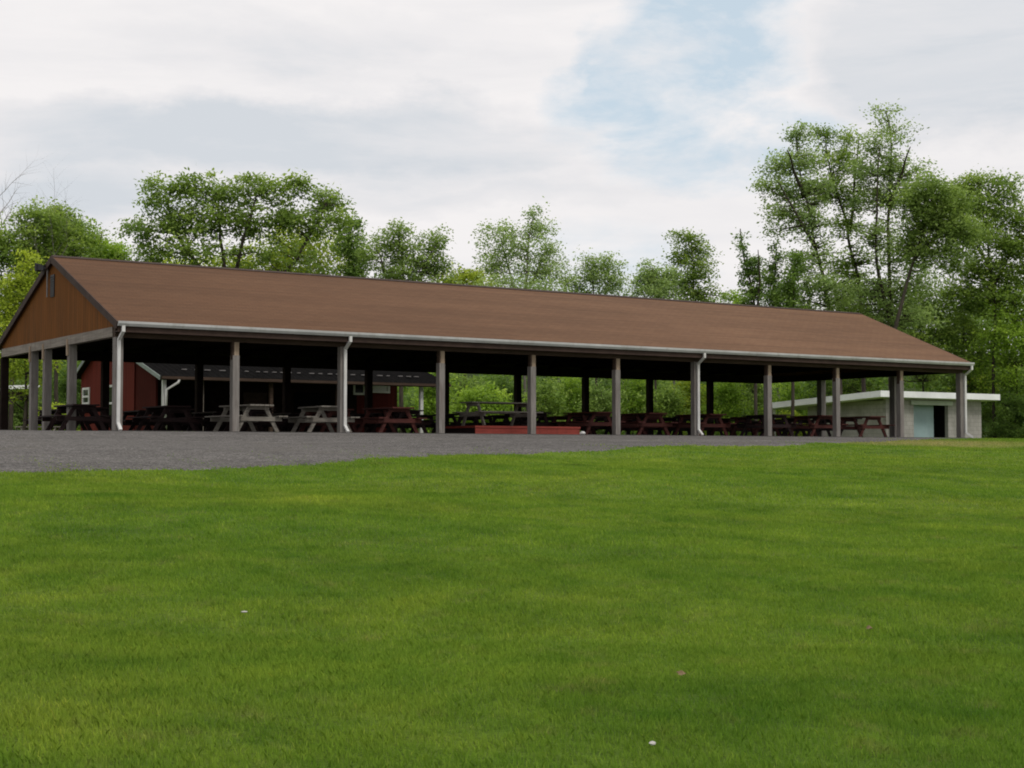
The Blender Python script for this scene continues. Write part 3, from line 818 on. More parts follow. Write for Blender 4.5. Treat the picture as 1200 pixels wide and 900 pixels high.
# ------------------------------------------------------------------ small shelter at the far left
shp = at(14, 69)
sh = thing('shelter', 'small open shelter with pale flat roof beyond the pavilion gable', 'shelter', (shp.x, shp.y, GB), math.atan2(RIGHT.y, RIGHT.x) + R(18))
b = MB(); a = [(-2.2, -1.5, 2.55), (1.15, -1.5, 2.72), (1.15, 1.5, 2.72), (-2.2, 1.5, 2.55)]
b.add(a + [(x, y, z - 0.16) for x, y, z in a], [(0,1,2,3),(7,6,5,4),(0,4,5,1),(1,5,6,2),(2,6,7,3),(3,7,4,0)]); b.build('roof', M['fascia'], sh)
b = MB(); b.box(-2.0, 0.98, -1.2, -1.1, 2.2, 2.39); b.build('beam', M['trim_dark'], sh)
for x in (-1.9, 0.6):
    for y in (-1.15, 1.15):
        MB().box(x - .07, x + .07, y - .045, y + .045, 0, 2.199).build('post', M['dark_wood'], sh)
MB().bar((0.56, -1.21, 1.55), (-0.35, -1.21, 2.3), 0.05, 0.1, (0, 1, 0)).build('brace', M['dark_wood'], sh)
tp = at(48, 62)
put_table(tp.x, tp.y, 'grey_table', 'weathered grey picnic table out on the grass near the small shelter', 'picnic tables outdoors', TH, gh(tp.x, tp.y) + 0.0)

# ------------------------------------------------------------------ small things on the ground
def rock(name, label, cat, p, r, m, flat=0.6):
    bm = bmesh.new(); bmesh.ops.create_icosphere(bm, subdivisions=2, radius=r)
    for v in bm.verts:
        v.co *= 1 + random.uniform(-0.18, 0.18); v.co.z *= flat
    me = bpy.data.meshes.new(name); bm.to_mesh(me); bm.free(); me.materials.append(m)
    o = link(name, me); o.location = (p[0], p[1], p[2]); o.rotation_euler = (0, 0, random.uniform(0, 6))
    return tag(o, label, cat)
p = ground_hit(763, 884); rock('stone', 'small white stone lying in the grass nearest the camera', 'stone', (p[0], p[1], gh(*p) + 0.036), 0.014, M['stone'])
p = ground_hit(288, 724); rock('stone', 'pale flat stone in a dark hollow of the lawn', 'stone', (p[0], p[1], gh(*p) + 0.034), 0.022, M['stone'], 0.3)
u_ = u_at(684, -0.28); rock('stone', 'white stone at the gravel edge by the right end of the red platform', 'stone', (u_, -0.22, 0.09), 0.09, M['white_trim'], 0.6)
for px_, lab in ((27, 'pale rock left of the shelter bench on the ground behind the gable'), (51, 'larger pale rock seen between two gable posts')):
    q = at(px_, 53); rock('rock', lab, 'rock', (q.x, q.y, gh(q.x, q.y) + 0.18), 0.16 if px_ == 27 else 0.24, M['stone'])
def leaf_scrap(px, py, s, label):
    p = ground_hit(px, py); z = gh(*p) + 0.036
    b = MB(); n = 9
    ring = [(s * (1 + .35 * math.sin(3 * a)) * math.cos(a), s * .6 * (1 + .3 * math.cos(2 * a)) * math.sin(a), s * .22 * math.cos(2 * a)) for a in [2 * math.pi * i / n for i in range(n)]]
    b.add(ring + [(0, 0, 0.02)], [(i, (i + 1) % n, n) for i in range(n)])
    o = b.build('fallen_leaf', M['leaf_litter']); o.location = (p[0], p[1], z); o.rotation_euler = (0.1, 0.1, px)
    tag(o, label, 'leaf')
leaf_scrap(797, 798, 0.026, 'dry brown leaf lying in the middle of the near lawn')
leaf_scrap(1016, 743, 0.03, 'curled dark leaf on a brown patch of the right-hand lawn')

# ------------------------------------------------------------------ vegetation
def leaf_quads(c, n_per, rad, size, flat=0.65, droop=0.0, clump_shade=None, elong=1.9, r=rng):
    """c (k,3) clump centres -> verts, faces, shade"""
    k = len(c)
    n = k * n_per
    cc = np.repeat(c, n_per, 0); rr = np.repeat(np.broadcast_to(rad, (k,)), n_per)
    off = r.normal(0, 0.5, (n, 3)); off[:, 2] *= flat
    ln = np.linalg.norm(off, axis=1, keepdims=True); off = np.where(ln > 1.15, off / np.maximum(ln, 1e-6) * 1.15, off)
    p = cc + off * rr[:, None]
    d = r.normal(0, 1, (n, 3)); d[:, 2] = d[:, 2] * 0.6 - droop; d += off * 0.25
    d /= np.linalg.norm(d, axis=1, keepdims=True)
    nrm = r.normal(0, 0.75, (n, 3)); nrm[:, 2] += 0.9
    s = np.cross(d, nrm); s /= np.maximum(np.linalg.norm(s, axis=1, keepdims=True), 1e-6)
    sz = size * r.uniform(0.65, 1.35, n)
    a = p; b = p + d * (sz * 0.5)[:, None] + s * (sz / elong * 0.5)[:, None]; e = p + d * sz[:, None]; f = p + d * (sz * 0.5)[:, None] - s * (sz / elong * 0.5)[:, None]
    v = np.stack([a, b, e, f], 1).reshape(-1, 3)
    fc = np.arange(n * 4).reshape(n, 4)
    cs = clump_shade if clump_shade is not None else r.uniform(0.2, 0.8, k)
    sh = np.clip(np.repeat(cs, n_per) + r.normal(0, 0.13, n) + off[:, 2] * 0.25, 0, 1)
    return v, fc, sh

def curve_pts(a, b, n, bend, r):
    a = Vector(a); b = Vector(b); out = []
    j = Vector((r.normal(0, 1), r.normal(0, 1), r.normal(0, .6))) * ((b - a).length * bend)
    for i in range(n + 1):
        t = i / n
        out.append(a.lerp(b, t) + j * (4 * t * (1 - t)) * 0.5)
    return out

def plant(name, label, cat, Z, base_px, lobes, leaf, stems=None, n_leaf=16000, leaf_size=0.11, clump=0.55, bark='bark', r0=0.16, seed=1,
          group=None, elong=1.9, per=70, droop=0.15, open_=1.0, depth=0.85, ground=None, spread_branches=True):
    """stems: list of polylines [(px, py), ...] from low to high; lobes: (px, py, rx, ry[, weight]) all at distance Z"""
    r = np.random.default_rng(seed)
    s = Z / F
    b0 = at(base_px, Z); gz = gh(b0.x, b0.y) if ground is None else ground
    root = thing(name, label, cat, (b0.x, b0.y, gz), 0, group)
    def P(px, py, dep=0.0):
        q = at(px, Z) + FWD * dep
        return Vector((q.x - b0.x, q.y - b0.y, hgt(py, Z) - gz))
    tr = MB(); nodes = []
    if not stems:
        lx = np.mean([l[0] for l in lobes]); top = min(l[1] - 0.3 * l[3] for l in lobes)
        stems = [[(base_px, None), ((base_px + lx) / 2, top + 0.5 * abs(450 - top)), (lx, top)]]
    for si, st in enumerate(stems):
        pts = []
        dep = 0.0 if si == 0 else r.normal(0, 0.5)
        for i, (px, py) in enumerate(st):
            if py is None: q = Vector(((at(px, Z) - b0).x, (at(px, Z) - b0).y, -0.15))
            else: q = P(px, py, dep * (i / max(len(st) - 1, 1)) * 2)
            pts.append(q)
        fine = []
        for i in range(len(pts) - 1):
            seg = curve_pts(pts[i], pts[i + 1], 5, 0.05, r)
            fine += seg if i == 0 else seg[1:]
        m_ = len(fine); rs = 0.72 * r0 * (1.0 if si == 0 else 0.75)
        rad = [rs * (1 - 0.86 * (i / (m_ - 1)) ** 0.9) + 0.012 for i in range(m_)]
        rad[0] *= 1.35
        tr.tube(fine, rad, 7)
        nodes += [(fine[i], rad[i]) for i in range(1, m_)]
    vols = np.array([l[2] * l[3] * (l[4] if len(l) > 4 else 1.0) for l in lobes], float); vols /= vols.sum()
    per = int(per * 0.8); nc = max(6, int(n_leaf * 1.12 / per))
    C, CS = [], []
    for l, w in zip(lobes, vols):
        k = max(2, int(round(nc * w)))
        c0 = P(l[0], l[1], r.normal(0, 0.25) * l[2] * s)
        # a limb to the heart of the lobe
        cand = [(q, rr_) for q, rr_ in nodes if q.z < c0.z + 0.3] or nodes
        q, rr_ = min(cand, key=lambda t: (t[0] - c0).length + 0.5 * abs(t[0].z - (c0.z - 0.6 * (t[0] - c0).length)))
        if (q - c0).length > 0.5:
            seg = curve_pts(q, c0, 5, 0.12, r)
            rad = [max(rr_ * 0.6, 0.03) * (1 - 0.75 * i / 5) for i in range(6)]
            tr.tube(seg, rad, 6); nodes += [(seg[i], rad[i]) for i in range(1, 6)]
        d = r.normal(0, 1, (k, 3)); d /= np.linalg.norm(d, axis=1, keepdims=True)
        rad = (r.uniform(0.02, 1.0, k) ** 0.5) * r.uniform(0.75, 1.25, k)
        rx, ry = l[2] * s * 1.1, l[3] * s * 1.1
        loc = d * rad[:, None]
        off = np.outer(loc[:, 0] * rx, np.array(RIGHT)) + np.outer(loc[:, 1] * rx * depth, np.array(FWD)); off[:, 2] = loc[:, 2] * ry
        C.append(np.array(c0) + off)
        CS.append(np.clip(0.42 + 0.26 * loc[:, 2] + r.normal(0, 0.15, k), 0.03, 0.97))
    C = np.concatenate(C); CS = np.concatenate(CS)
    if spread_branches:
        NP = np.array([tuple(q) for q, _ in nodes]); NR = [rr_ for _, rr_ in nodes]
        for c in C:
            dd = np.linalg.norm(NP - c, axis=1) + 0.6 * np.maximum(NP[:, 2] - c[2], 0)
            i = int(dd.argmin())
            if dd[i] < 0.25: continue
            seg = curve_pts(NP[i], c, 3, 0.14, r)
            w0 = min(NR[i] * 0.55, 0.035)
            tr.tube(seg, [w0, w0 * .75, w0 * .5, w0 * .3], 4, False)
    C[:, 2] = np.maximum(C[:, 2], 0.12)
    rad = clump * r.uniform(0.6, 1.35, len(C))
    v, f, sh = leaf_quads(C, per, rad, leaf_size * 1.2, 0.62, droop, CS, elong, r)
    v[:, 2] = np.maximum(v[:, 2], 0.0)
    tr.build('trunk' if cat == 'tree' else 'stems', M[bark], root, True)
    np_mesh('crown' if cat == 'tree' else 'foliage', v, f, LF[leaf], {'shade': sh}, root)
    return root

# --- bare tree at the left edge
bt = at(-8, 72); bare = thing('bare_tree', 'leafless grey tree with thin twigs at the left edge', 'tree', (bt.x, bt.y, gh(bt.x, bt.y)))
b = MB(); r_ = np.random.default_rng(5); zt_ = hgt(226, 72) - gh(bt.x, bt.y)
def twig(b, a, d, ln, rad, lev):
    n = 5; pts = [Vector(a)]; dd = Vector(d).normalized()
    for i in range(n):
        dd = (dd + Vector(r_.normal(0, .13, 3))).normalized(); dd.z += 0.03; pts.append(pts[-1] + dd * (ln / n))
    b.tube(pts, [rad * (1 - .8 * i / n) for i in range(n + 1)], 5, False)
    if lev:
        for i in range(1, n + 1):
            for _ in range(1 if lev > 1 else 2):
                side = Vector(r_.normal(0, 1, 3)); side = (side - dd * side.dot(dd)).normalized()
                twig(b, pts[i], (dd * 0.9 + side * 0.8), ln * 0.48, rad * (1 - .75 * i / n) * 0.6, lev - 1)
b2 = MB(); b2.tube([(0, 0, -.1), (0.1, 0, zt_ * .3), (0.05, 0.1, zt_ * .55)], [0.2, 0.15, 0.12], 7)
twig(b2, (0.05, .1, zt_ * .55), (0.02, 0, 1), zt_ * .42, .10, 2); twig(b2, (0.07, .1, zt_ * .42), RIGHT * 0.7 + Vector((0, 0, 1)), zt_ * .46, .08, 2); twig(b2, (0.07, .1, zt_ * .5), RIGHT * 0.35 + Vector((0, 0, 1)), zt_ * .44, .07, 2)
b2.build('trunk', M['bark_pale'], bare, True)

TG = 'trees standing behind the pavilion'
plant('tree', 'dense dark green tree rising behind the gable at the left edge', 'tree', 72, 12,
      [(14, 292, 34, 30), (38, 272, 30, 30), (-14, 300, 30, 30), (20, 340, 50, 40), (45, 256, 16, 16, .8)], 'mid', n_leaf=17000, leaf_size=0.13, clump=0.6, seed=21, group=TG)
plant('tree', 'full mid green tree with pointed top just behind the gable peak', 'tree', 74, 70,
      [(68, 268, 26, 26), (62, 252, 14, 12), (84, 290, 30, 24), (52, 300, 30, 24), (74, 335, 44, 40)], 'mid', n_leaf=16000, leaf_size=0.13, clump=0.6, seed=22, group=TG)
plant('tree', 'slim bright green tree between the gable peak and the big walnut', 'tree', 76, 116,
      [(102, 276, 12, 16), (120, 296, 22, 16), (112, 325, 34, 34), (135, 300, 14, 14)], 'fresh', n_leaf=9000, leaf_size=0.13, clump=0.55, seed=23, group=TG)
plant('sapling', 'bright yellow-green sapling against the left slope of the gable', 'tree', 56, 26,
      [(36, 312, 20, 15), (20, 335, 24, 22), (6, 365, 26, 30), (30, 380, 30, 34), (40, 340, 14, 18), (14, 420, 40, 40)], 'yellow', n_leaf=11000, leaf_size=0.10, clump=0.42, seed=24, r0=0.07)
# --- the walnut
plant('walnut_tree', 'wide spreading walnut tree with open branches above the left roof', 'tree', 63, 262,
      [(190, 232, 30, 20), (222, 221, 20, 13), (250, 226, 28, 18), (285, 222, 26, 16), (318, 226, 24, 14), (347, 218, 16, 13), (378, 234, 24, 18), (160, 268, 28, 13, .7),
       (200, 262, 34, 18), (240, 258, 34, 20), (280, 258, 32, 20), (322, 258, 34, 20), (362, 264, 32, 18), (392, 256, 14, 14), (175, 300, 34, 20, .8), (225, 298, 40, 22, .6), (300, 296, 44, 22, .35), (365, 300, 34, 22, .25), (152, 264, 12, 6, .6), (174, 216, 8, 7, .8), (224, 210, 8, 6, .9), (345, 213, 9, 8, .9), (290, 212, 12, 7, .9), (196, 222, 10, 9, .9)],
      'mid', stems=[[(262, None), (264, 400), (262, 330), (256, 280), (250, 235)], [(263, 380), (235, 320), (205, 280), (190, 245)], [(262, 360), (278, 310), (292, 260), (300, 232)],
             [(263, 390), (310, 345), (345, 305), (370, 262), (380, 240)], [(255, 340), (220, 300), (170, 270)]],
      n_leaf=19000, leaf_size=0.145, clump=0.46, seed=25, r0=0.2, per=55, droop=0.3, elong=2.3)
plant('tree', 'yellow-green tree tucked behind the right side of the walnut', 'tree', 80, 350,
      [(345, 285, 34, 24), (380, 300, 28, 28), (320, 305, 34, 24), (352, 325, 60, 34), (215, 318, 50, 24), (270, 315, 50, 24)], 'yellow', n_leaf=16000, leaf_size=0.14, clump=0.65, seed=26, group=TG)
plant('tree', 'narrow upright dark tree between the walnut and the round olive tree', 'tree', 77, 411,
      [(412, 268, 9, 18), (408, 290, 15, 20), (414, 315, 18, 24), (410, 345, 20, 26)], 'deep', n_leaf=7000, leaf_size=0.13, clump=0.5, seed=27, group=TG)
plant('tree', 'rounded olive green tree above the roof right of the walnut', 'tree', 73, 474,
      [(462, 276, 18, 14), (440, 292, 20, 20), (478, 290, 26, 20), (510, 284, 16, 14), (512, 302, 18, 18), (450, 318, 30, 24), (492, 318, 34, 24), (472, 350, 60, 30), (466, 265, 7, 6, .5)],
      'olive', stems=[[(474, None), (474, 380), (472, 320), (466, 275)], [(474, 370), (495, 320), (510, 290)], [(474, 365), (450, 320), (442, 292)]], n_leaf=15000, leaf_size=0.115, clump=0.5, seed=28, r0=0.15, group=TG)
plant('tree', 'low yellow-green tree showing in the dip right of the olive tree', 'tree', 88, 548,
      [(545, 322, 24, 8), (552, 345, 40, 26), (528, 330, 12, 12)], 'yellow', n_leaf=6000, leaf_size=0.14, clump=0.6, seed=29, group=TG)
plant('tree', 'tall feathery grey-green tree standing alone above the middle roof', 'tree', 84, 612,
      [(625, 250, 13, 10, .8), (630, 270, 26, 16, .8), (585, 272, 24, 14, .9), (578, 290, 18, 14), (612, 290, 34, 16), (645, 292, 16, 14, .7), (580, 312, 22, 14), (615, 316, 40, 16), (650, 318, 18, 14), (610, 345, 60, 24)],
      'pale', stems=[[(612, None), (612, 390), (618, 320), (625, 255)], [(612, 380), (598, 320), (586, 275)], [(613, 350), (635, 300), (645, 285)]],
      n_leaf=12000, leaf_size=0.12, clump=0.5, seed=30, r0=0.14, per=45, bark='bark_pale', group=TG)
plant('tree', 'small rounded pale tree right of the tall feathery tree', 'tree', 86, 702,
      [(696, 306, 16, 10), (716, 312, 16, 12), (690, 322, 18, 12), (712, 330, 26, 12), (664, 330, 18, 10), (702, 350, 36, 20)], 'pale', n_leaf=7500, leaf_size=0.12, clump=0.5, seed=31, r0=0.11, per=50, group=TG)
plant('tree', 'lower of two grey-green trees left of the bare gap', 'tree', 80, 768,
      [(762, 318, 13, 12), (756, 330, 14, 12), (780, 326, 16, 14), (766, 345, 30, 16)], 'pale', n_leaf=5500, leaf_size=0.12, clump=0.45, seed=32, r0=0.1, per=45, group=TG)
plant('tree', 'taller of two grey-green trees left of the ivy-clad snag', 'tree', 82, 815,
      [(805, 280, 18, 11), (820, 294, 20, 12), (798, 302, 16, 12), (822, 318, 20, 14), (800, 330, 22, 16), (815, 350, 34, 20)], 'mid', n_leaf=8500, leaf_size=0.12, clump=0.45, seed=33, r0=0.12, per=45, group=TG)
# --- ivy-clad broken stems
for i, (px, z, lobes, st, lab) in enumerate((
    (888, 74, [(870, 277, 3, 9, .6), (871, 290, 4, 12), (878, 312, 9, 16), (888, 330, 10, 18), (887, 305, 6, 14), (884, 355, 15, 26), (886, 395, 22, 30)], [[(886, None), (886, 380), (878, 320), (869, 268)], [(887, 380), (890, 330), (887, 295)]], 'ivy-clad broken tree snag with two stubs above the roof'),
    (908, 77, [(910, 300, 5, 13), (907, 322, 7, 16), (905, 345, 11, 20), (907, 385, 20, 30)], [[(907, None), (906, 380), (908, 330), (911, 288)]], 'slim ivy-clad stump right beside the two-stub snag'),
    (930, 74, [(934, 308, 8, 14), (929, 330, 9, 16), (925, 352, 13, 20), (927, 390, 22, 30)], [[(926, None), (926, 380), (930, 330), (935, 292)]], 'leafy leaning ivy-clad trunk at the foot of the tall locusts'))):
    plant('ivy_clad_snag', lab, 'tree', z, px, lobes, 'deep', st, n_leaf=6500, leaf_size=0.12, clump=0.34, seed=40 + i, r0=0.12, per=60)
plant('tree', 'low light green tree filling the gap beside the snags', 'tree', 88, 860,
      [(858, 350, 16, 10), (850, 375, 40, 26), (940, 362, 20, 9)], 'fresh', n_leaf=5000, leaf_size=0.13, clump=0.5, seed=44, group=TG)
# --- tall locusts
LG = 'tall open locust trees at the right'
plant('locust_tree', 'tall slender locust leaning left, leftmost of the tall group', 'tree', 76, 982,
      [(938, 158, 20, 14, .8), (915, 195, 20, 14), (945, 190, 26, 18), (902, 218, 18, 10, .7), (930, 225, 26, 18), (955, 225, 24, 20), (920, 252, 24, 14), (948, 262, 28, 20), (960, 296, 26, 16, .7), (955, 335, 34, 18, .8), (912, 272, 14, 10, .3), (935, 310, 24, 20, .5), (945, 352, 30, 18, .7), (985, 350, 26, 20, .6)],
      'pale', stems=[[(984, None), (980, 380), (968, 330), (955, 280), (942, 215), (936, 160)], [(958, 290), (930, 250), (908, 220)], [(945, 230), (925, 205), (912, 190)]],
      n_leaf=15500, leaf_size=0.125, clump=0.5, seed=50, r0=0.17, per=42, group=LG)
plant('locust_tree', 'slender straight locust second from the left of the tall group', 'tree', 80, 1010,
      [(970, 160, 20, 12, .8), (985, 188, 26, 18), (1000, 165, 16, 12, .6), (975, 220, 22, 18), (1000, 230, 22, 20, .9), (990, 265, 24, 16, .7), (1005, 300, 26, 18, .7), (1010, 340, 34, 22), (985, 320, 22, 20, .6), (995, 365, 40, 14)],
      'mid', stems=[[(1014, None), (1010, 370), (1004, 310), (995, 260), (980, 215), (970, 160)], [(998, 270), (1000, 215), (1002, 170)]],
      n_leaf=13500, leaf_size=0.125, clump=0.5, seed=51, r0=0.16, per=42, group=LG)
plant('locust_tree', 'tallest locust with thin airy top above the right roof end', 'tree', 77, 1046,
      [(1040, 134, 22, 12, .35), (1030, 170, 24, 16, .9), (1058, 152, 20, 14, .35), (1020, 200, 26, 18), (1050, 195, 28, 18), (1080, 200, 18, 14, .3), (1035, 232, 30, 20), (1062, 225, 22, 18), (1030, 272, 28, 20, .8), (1055, 300, 26, 22, .8), (1035, 345, 34, 24), (1075, 330, 26, 24, .7), (1060, 370, 40, 18)],
      'pale', stems=[[(1048, None), (1046, 380), (1044, 320), (1043, 260), (1046, 200), (1042, 130)], [(1045, 375), (1030, 320), (1028, 250), (1030, 180)], [(1044, 240), (1056, 205), (1060, 180)], [(1046, 380), (1036, 340), (1032, 300)]],
      n_leaf=18500, leaf_size=0.125, clump=0.5, seed=52, r0=0.18, per=42, group=LG)
plant('locust_tree', 'dense olive tree leaning right out of the tall group', 'tree', 73, 1050,
      [(1090, 225, 26, 16), (1115, 240, 28, 18), (1072, 240, 22, 18), (1092, 262, 36, 20), (1125, 270, 28, 18), (1078, 285, 24, 16), (1110, 300, 30, 18, .7)],
      'olive', stems=[[(1048, None), (1050, 385), (1065, 330), (1085, 270), (1100, 235)], [(1075, 300), (1105, 275), (1120, 262)]],
      n_leaf=19000, leaf_size=0.12, clump=0.55, seed=53, r0=0.16, per=55, group=LG)
plant('tree', 'dense broad green tree at the right edge', 'tree', 84, 1164,
      [(1150, 215, 26, 14), (1120, 222, 16, 10), (1182, 225, 22, 18), (1135, 240, 30, 20), (1172, 250, 34, 20), (1215, 262, 26, 26), (1150, 280, 38, 18), (1192, 288, 32, 18), (1140, 315, 30, 16), (1180, 322, 36, 18), (1215, 315, 26, 26), (1160, 352, 40, 18), (1120, 345, 30, 18)],
      'mid', stems=[[(1166, None), (1166, 400), (1164, 330), (1160, 270), (1152, 215)], [(1165, 340), (1190, 290), (1205, 260)], [(1164, 320), (1140, 275), (1132, 240)]],
      n_leaf=30000, leaf_size=0.14, clump=0.62, seed=54, r0=0.13, per=60, group=TG)
for i, (px, z, lobes, leaf, lab) in enumerate((
    (1085, 86, [(1080, 350, 34, 26), (1060, 375, 34, 26), (1100, 385, 40, 30), (1080, 420, 46, 30)], 'mid', 'low leafy tree filling behind the right end of the roof'),
    (1130, 87, [(1130, 375, 34, 28), (1115, 405, 36, 28), (1145, 420, 40, 34), (1130, 455, 40, 30)], 'mid', 'bushy green tree rising behind the white roof of the block hut'),
    (1190, 84, [(1195, 365, 34, 26), (1175, 395, 34, 26), (1205, 405, 40, 34), (1190, 445, 40, 34)], 'fresh', 'low bright leafy tree under the broad tree at the right edge'),
    (1020, 87, [(1010, 378, 34, 18), (980, 385, 30, 18), (1030, 400, 44, 30), (990, 420, 44, 30)], 'mid', 'low leafy tree behind the far end of the ridge'))):
    plant('understory_tree', lab, 'tree', z, px, lobes, leaf, n_leaf=13000, leaf_size=0.13, clump=0.6, seed=60 + i, per=60, r0=0.07)
plant('shrub', 'yellow-green shrub against the right wall of the block hut', 'shrub', 86, 1160,
      [(1160, 485, 14, 14), (1166, 505, 14, 12), (1157, 470, 9, 8)], 'olive', n_leaf=5000, leaf_size=0.09, clump=0.35, seed=70, r0=0.03)
plant('shrub', 'dense dark green shrub at the right edge of the lawn', 'shrub', 83, 1188,
      [(1188, 478, 18, 14), (1182, 498, 18, 16), (1204, 490, 20, 24), (1196, 510, 24, 10)], 'deep', n_leaf=8000, leaf_size=0.1, clump=0.38, seed=71, r0=0.03)
plant('shrub', 'golden-green shrub just above the white roof of the block hut', 'shrub', 92, 1148,
      [(1150, 452, 20, 9), (1138, 462, 18, 10)], 'yellow', n_leaf=3000, leaf_size=0.12, clump=0.4, seed=72, r0=0.03)
plant('shrub', 'tall leafy shrub beyond the right edge of the block hut', 'shrub', 80, 1235,
      [(1230, 440, 24, 30), (1240, 480, 30, 30), (1225, 505, 24, 14)], 'mid', n_leaf=7000, leaf_size=0.11, clump=0.45, seed=73, r0=0.04)

# shrubs and thin trees seen between the posts
SHR = [ # px, Z, ry_top, rx, leaf, label
 (18, 75, 440, 30, 'olive', 'rough olive bush behind the small pale-roofed shelter'),
 (62, 71, 472, 24, 'yellow', 'yellow-green bush between the shelter and the red building'),
 (84, 80, 425, 24, 'deep', 'dark bush at the left corner of the red building'),
 (-40, 66, 430, 36, 'mid', 'green bush outside the left edge past the gable'),
 (508, 78, 432, 20, 'fresh', 'fresh green bush right of the porch end of the red building'),
 (562, 66, 452, 34, 'fresh', 'bright spreading bush seen above the red platform'),
 (540, 82, 436, 32, 'mid', 'mid green bush behind the bright spreading bush'),
 (590, 84, 438, 26, 'deep', 'darker bush behind the platform table'),
 (640, 76, 446, 28, 'mid', 'leafy bush seen just right of the fifth front post'),
 (668, 84, 434, 26, 'fresh', 'light bush in the gap between two back posts at mid pavilion'),
 (705, 79, 450, 26, 'olive', 'olive bush seen just left of the sixth front post'),
 (742, 83, 438, 28, 'fresh', 'light green bush right of the sixth front post'),
 (780, 77, 452, 24, 'mid', 'leafy low bush between the sixth and seventh front posts'),
 (808, 85, 436, 26, 'yellow', 'yellowish bush seen left of the seventh front post'),
 (852, 79, 440, 26, 'fresh', 'rounded green bush right of the seventh front post'),
 (882, 86, 432, 26, 'mid', 'leafy bush left of the eighth front post'),
 (925, 88, 446, 30, 'fresh', 'light bush seen over the lower edge of the white hut roof'),
 (962, 90, 430, 30, 'deep', 'dark green bush behind the hut roof near the ninth front post'),
 (1000, 88, 434, 28, 'mid', 'green bush behind the hut right of the ninth front post'),
 (920, 83.5, 486, 24, 'yellow', 'low yellow-green growth under the open end of the hut roof')]
for i, (px, z, top, rx, leaf, lab) in enumerate(SHR):
    h_ = 516 - top
    lob = [(px, top + h_ * .2, rx * .6, h_ * .2), (px - rx * .4, top + h_ * .45, rx * .6, h_ * .28), (px + rx * .4, top + h_ * .42, rx * .62, h_ * .28), (px, top + h_ * .72, rx * .95, h_ * .28)]
    plant('bush', lab, 'bush', z, px, lob, leaf, n_leaf=4600, leaf_size=0.13, clump=0.42, seed=80 + i, per=55, r0=0.035, spread_branches=False)
for i, (px, z, lab) in enumerate(((655, 92, 'thin pale trunk seen through the middle of the pavilion'), (733, 90, 'thin tree seen right of the sixth front post'),
                                  (790, 93, 'pale slim tree left of the seventh front post'), (858, 92, 'slim tree right of the seventh front post'), (912, 94, 'slim tree right of the eighth front post'))):
    plant('thin_tree', lab, 'tree', z, px, [(px, 385, 20, 16), (px + 6, 405, 24, 16), (px - 8, 425, 22, 16)], 'mid', stems=[[(px, None), (px + 1, 470), (px - 2, 430), (px + 2, 385)]],
          n_leaf=3200, leaf_size=0.14, clump=0.55, seed=110 + i, per=50, r0=0.11, bark='bark_pale' if i % 2 == 0 else 'bark')

# the far wood behind everything, one mass
def far_wood():
    r = np.random.default_rng(77)
    n = 3600
    X = r.uniform(-62, 64, n); Z = r.uniform(98, 116, n)
    top = 6.2 + 1.6 * np.sin(X * 0.21) + 1.1 * np.sin(X * 0.53 + 1) + 0.6 * np.sin(X * 1.3)
    top = top + 3.0 * smooth(-X, 14, 30) + 3.5 * smooth(X, 18, 28)
    h = r.uniform(0.02, 1, n) ** 0.9 * top
    u = CAM.x + RIGHT.x * X + FWD.x * Z; v = CAM.y + RIGHT.y * X + FWD.y * Z
    C = np.stack([u, v, ground_h(u, v) + h], -1)
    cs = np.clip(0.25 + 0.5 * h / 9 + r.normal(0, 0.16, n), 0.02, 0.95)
    vv, f, s = leaf_quads(C, 46, r.uniform(0.7, 1.5, n), 0.32, 0.7, 0.1, cs, 1.5, r)
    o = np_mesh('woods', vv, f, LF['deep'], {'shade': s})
    tag(o, 'far mass of mixed green woodland closing the view behind the pavilion', 'woods', kind='stuff')
far_wood()

# ------------------------------------------------------------------ light, sky, camera
SUN_EL, SUN_AZ = R(52), math.atan2(-FWD.y * 0.75 + RIGHT.y * 0.6, -FWD.x * 0.75 + RIGHT.x * 0.6)
sd = Vector((math.cos(SUN_EL) * math.cos(SUN_AZ), math.cos(SUN_EL) * math.sin(SUN_AZ), math.sin(SUN_EL)))
ld = bpy.data.lights.new('sun', 'SUN'); ld.energy = 1.5; ld.angle = R(14); ld.color = (1.0, 0.95, 0.88)
lo = link('sun', ld); lo.rotation_euler = sd.to_track_quat('Z', 'Y').to_euler(); lo.location = (0, -20, 30)

w = bpy.data.worlds.new('World'); sc.world = w; w.use_nodes = True
nt = w.node_tree; nt.nodes.clear()
out = nt.nodes.new('ShaderNodeOutputWorld'); bg = nt.nodes.new('ShaderNodeBackground'); bg.inputs['Strength'].default_value = 0.1
nt.links.new(bg.outputs[0], out.inputs[0])
sky = nt.nodes.new('ShaderNodeTexSky'); sky.sky_type = 'NISHITA'; sky.sun_disc = False
sky.sun_elevation = SUN_EL; sky.sun_rotation = math.pi / 2 - SUN_AZ
tc = nt.nodes.new('ShaderNodeTexCoord')
def dot(vec):
    n = nt.nodes.new('ShaderNodeVectorMath'); n.operation = 'DOT_PRODUCT'
    nt.links.new(tc.outputs['Generated'], n.inputs[0]); n.inputs[1].default_value = vec
    return n.outputs['Value']
az = math_(nt, 'ARCTAN2', dot(RIGHT), dot(FWD)); el = math_(nt, 'ARCSINE', dot((0, 0, 1)))
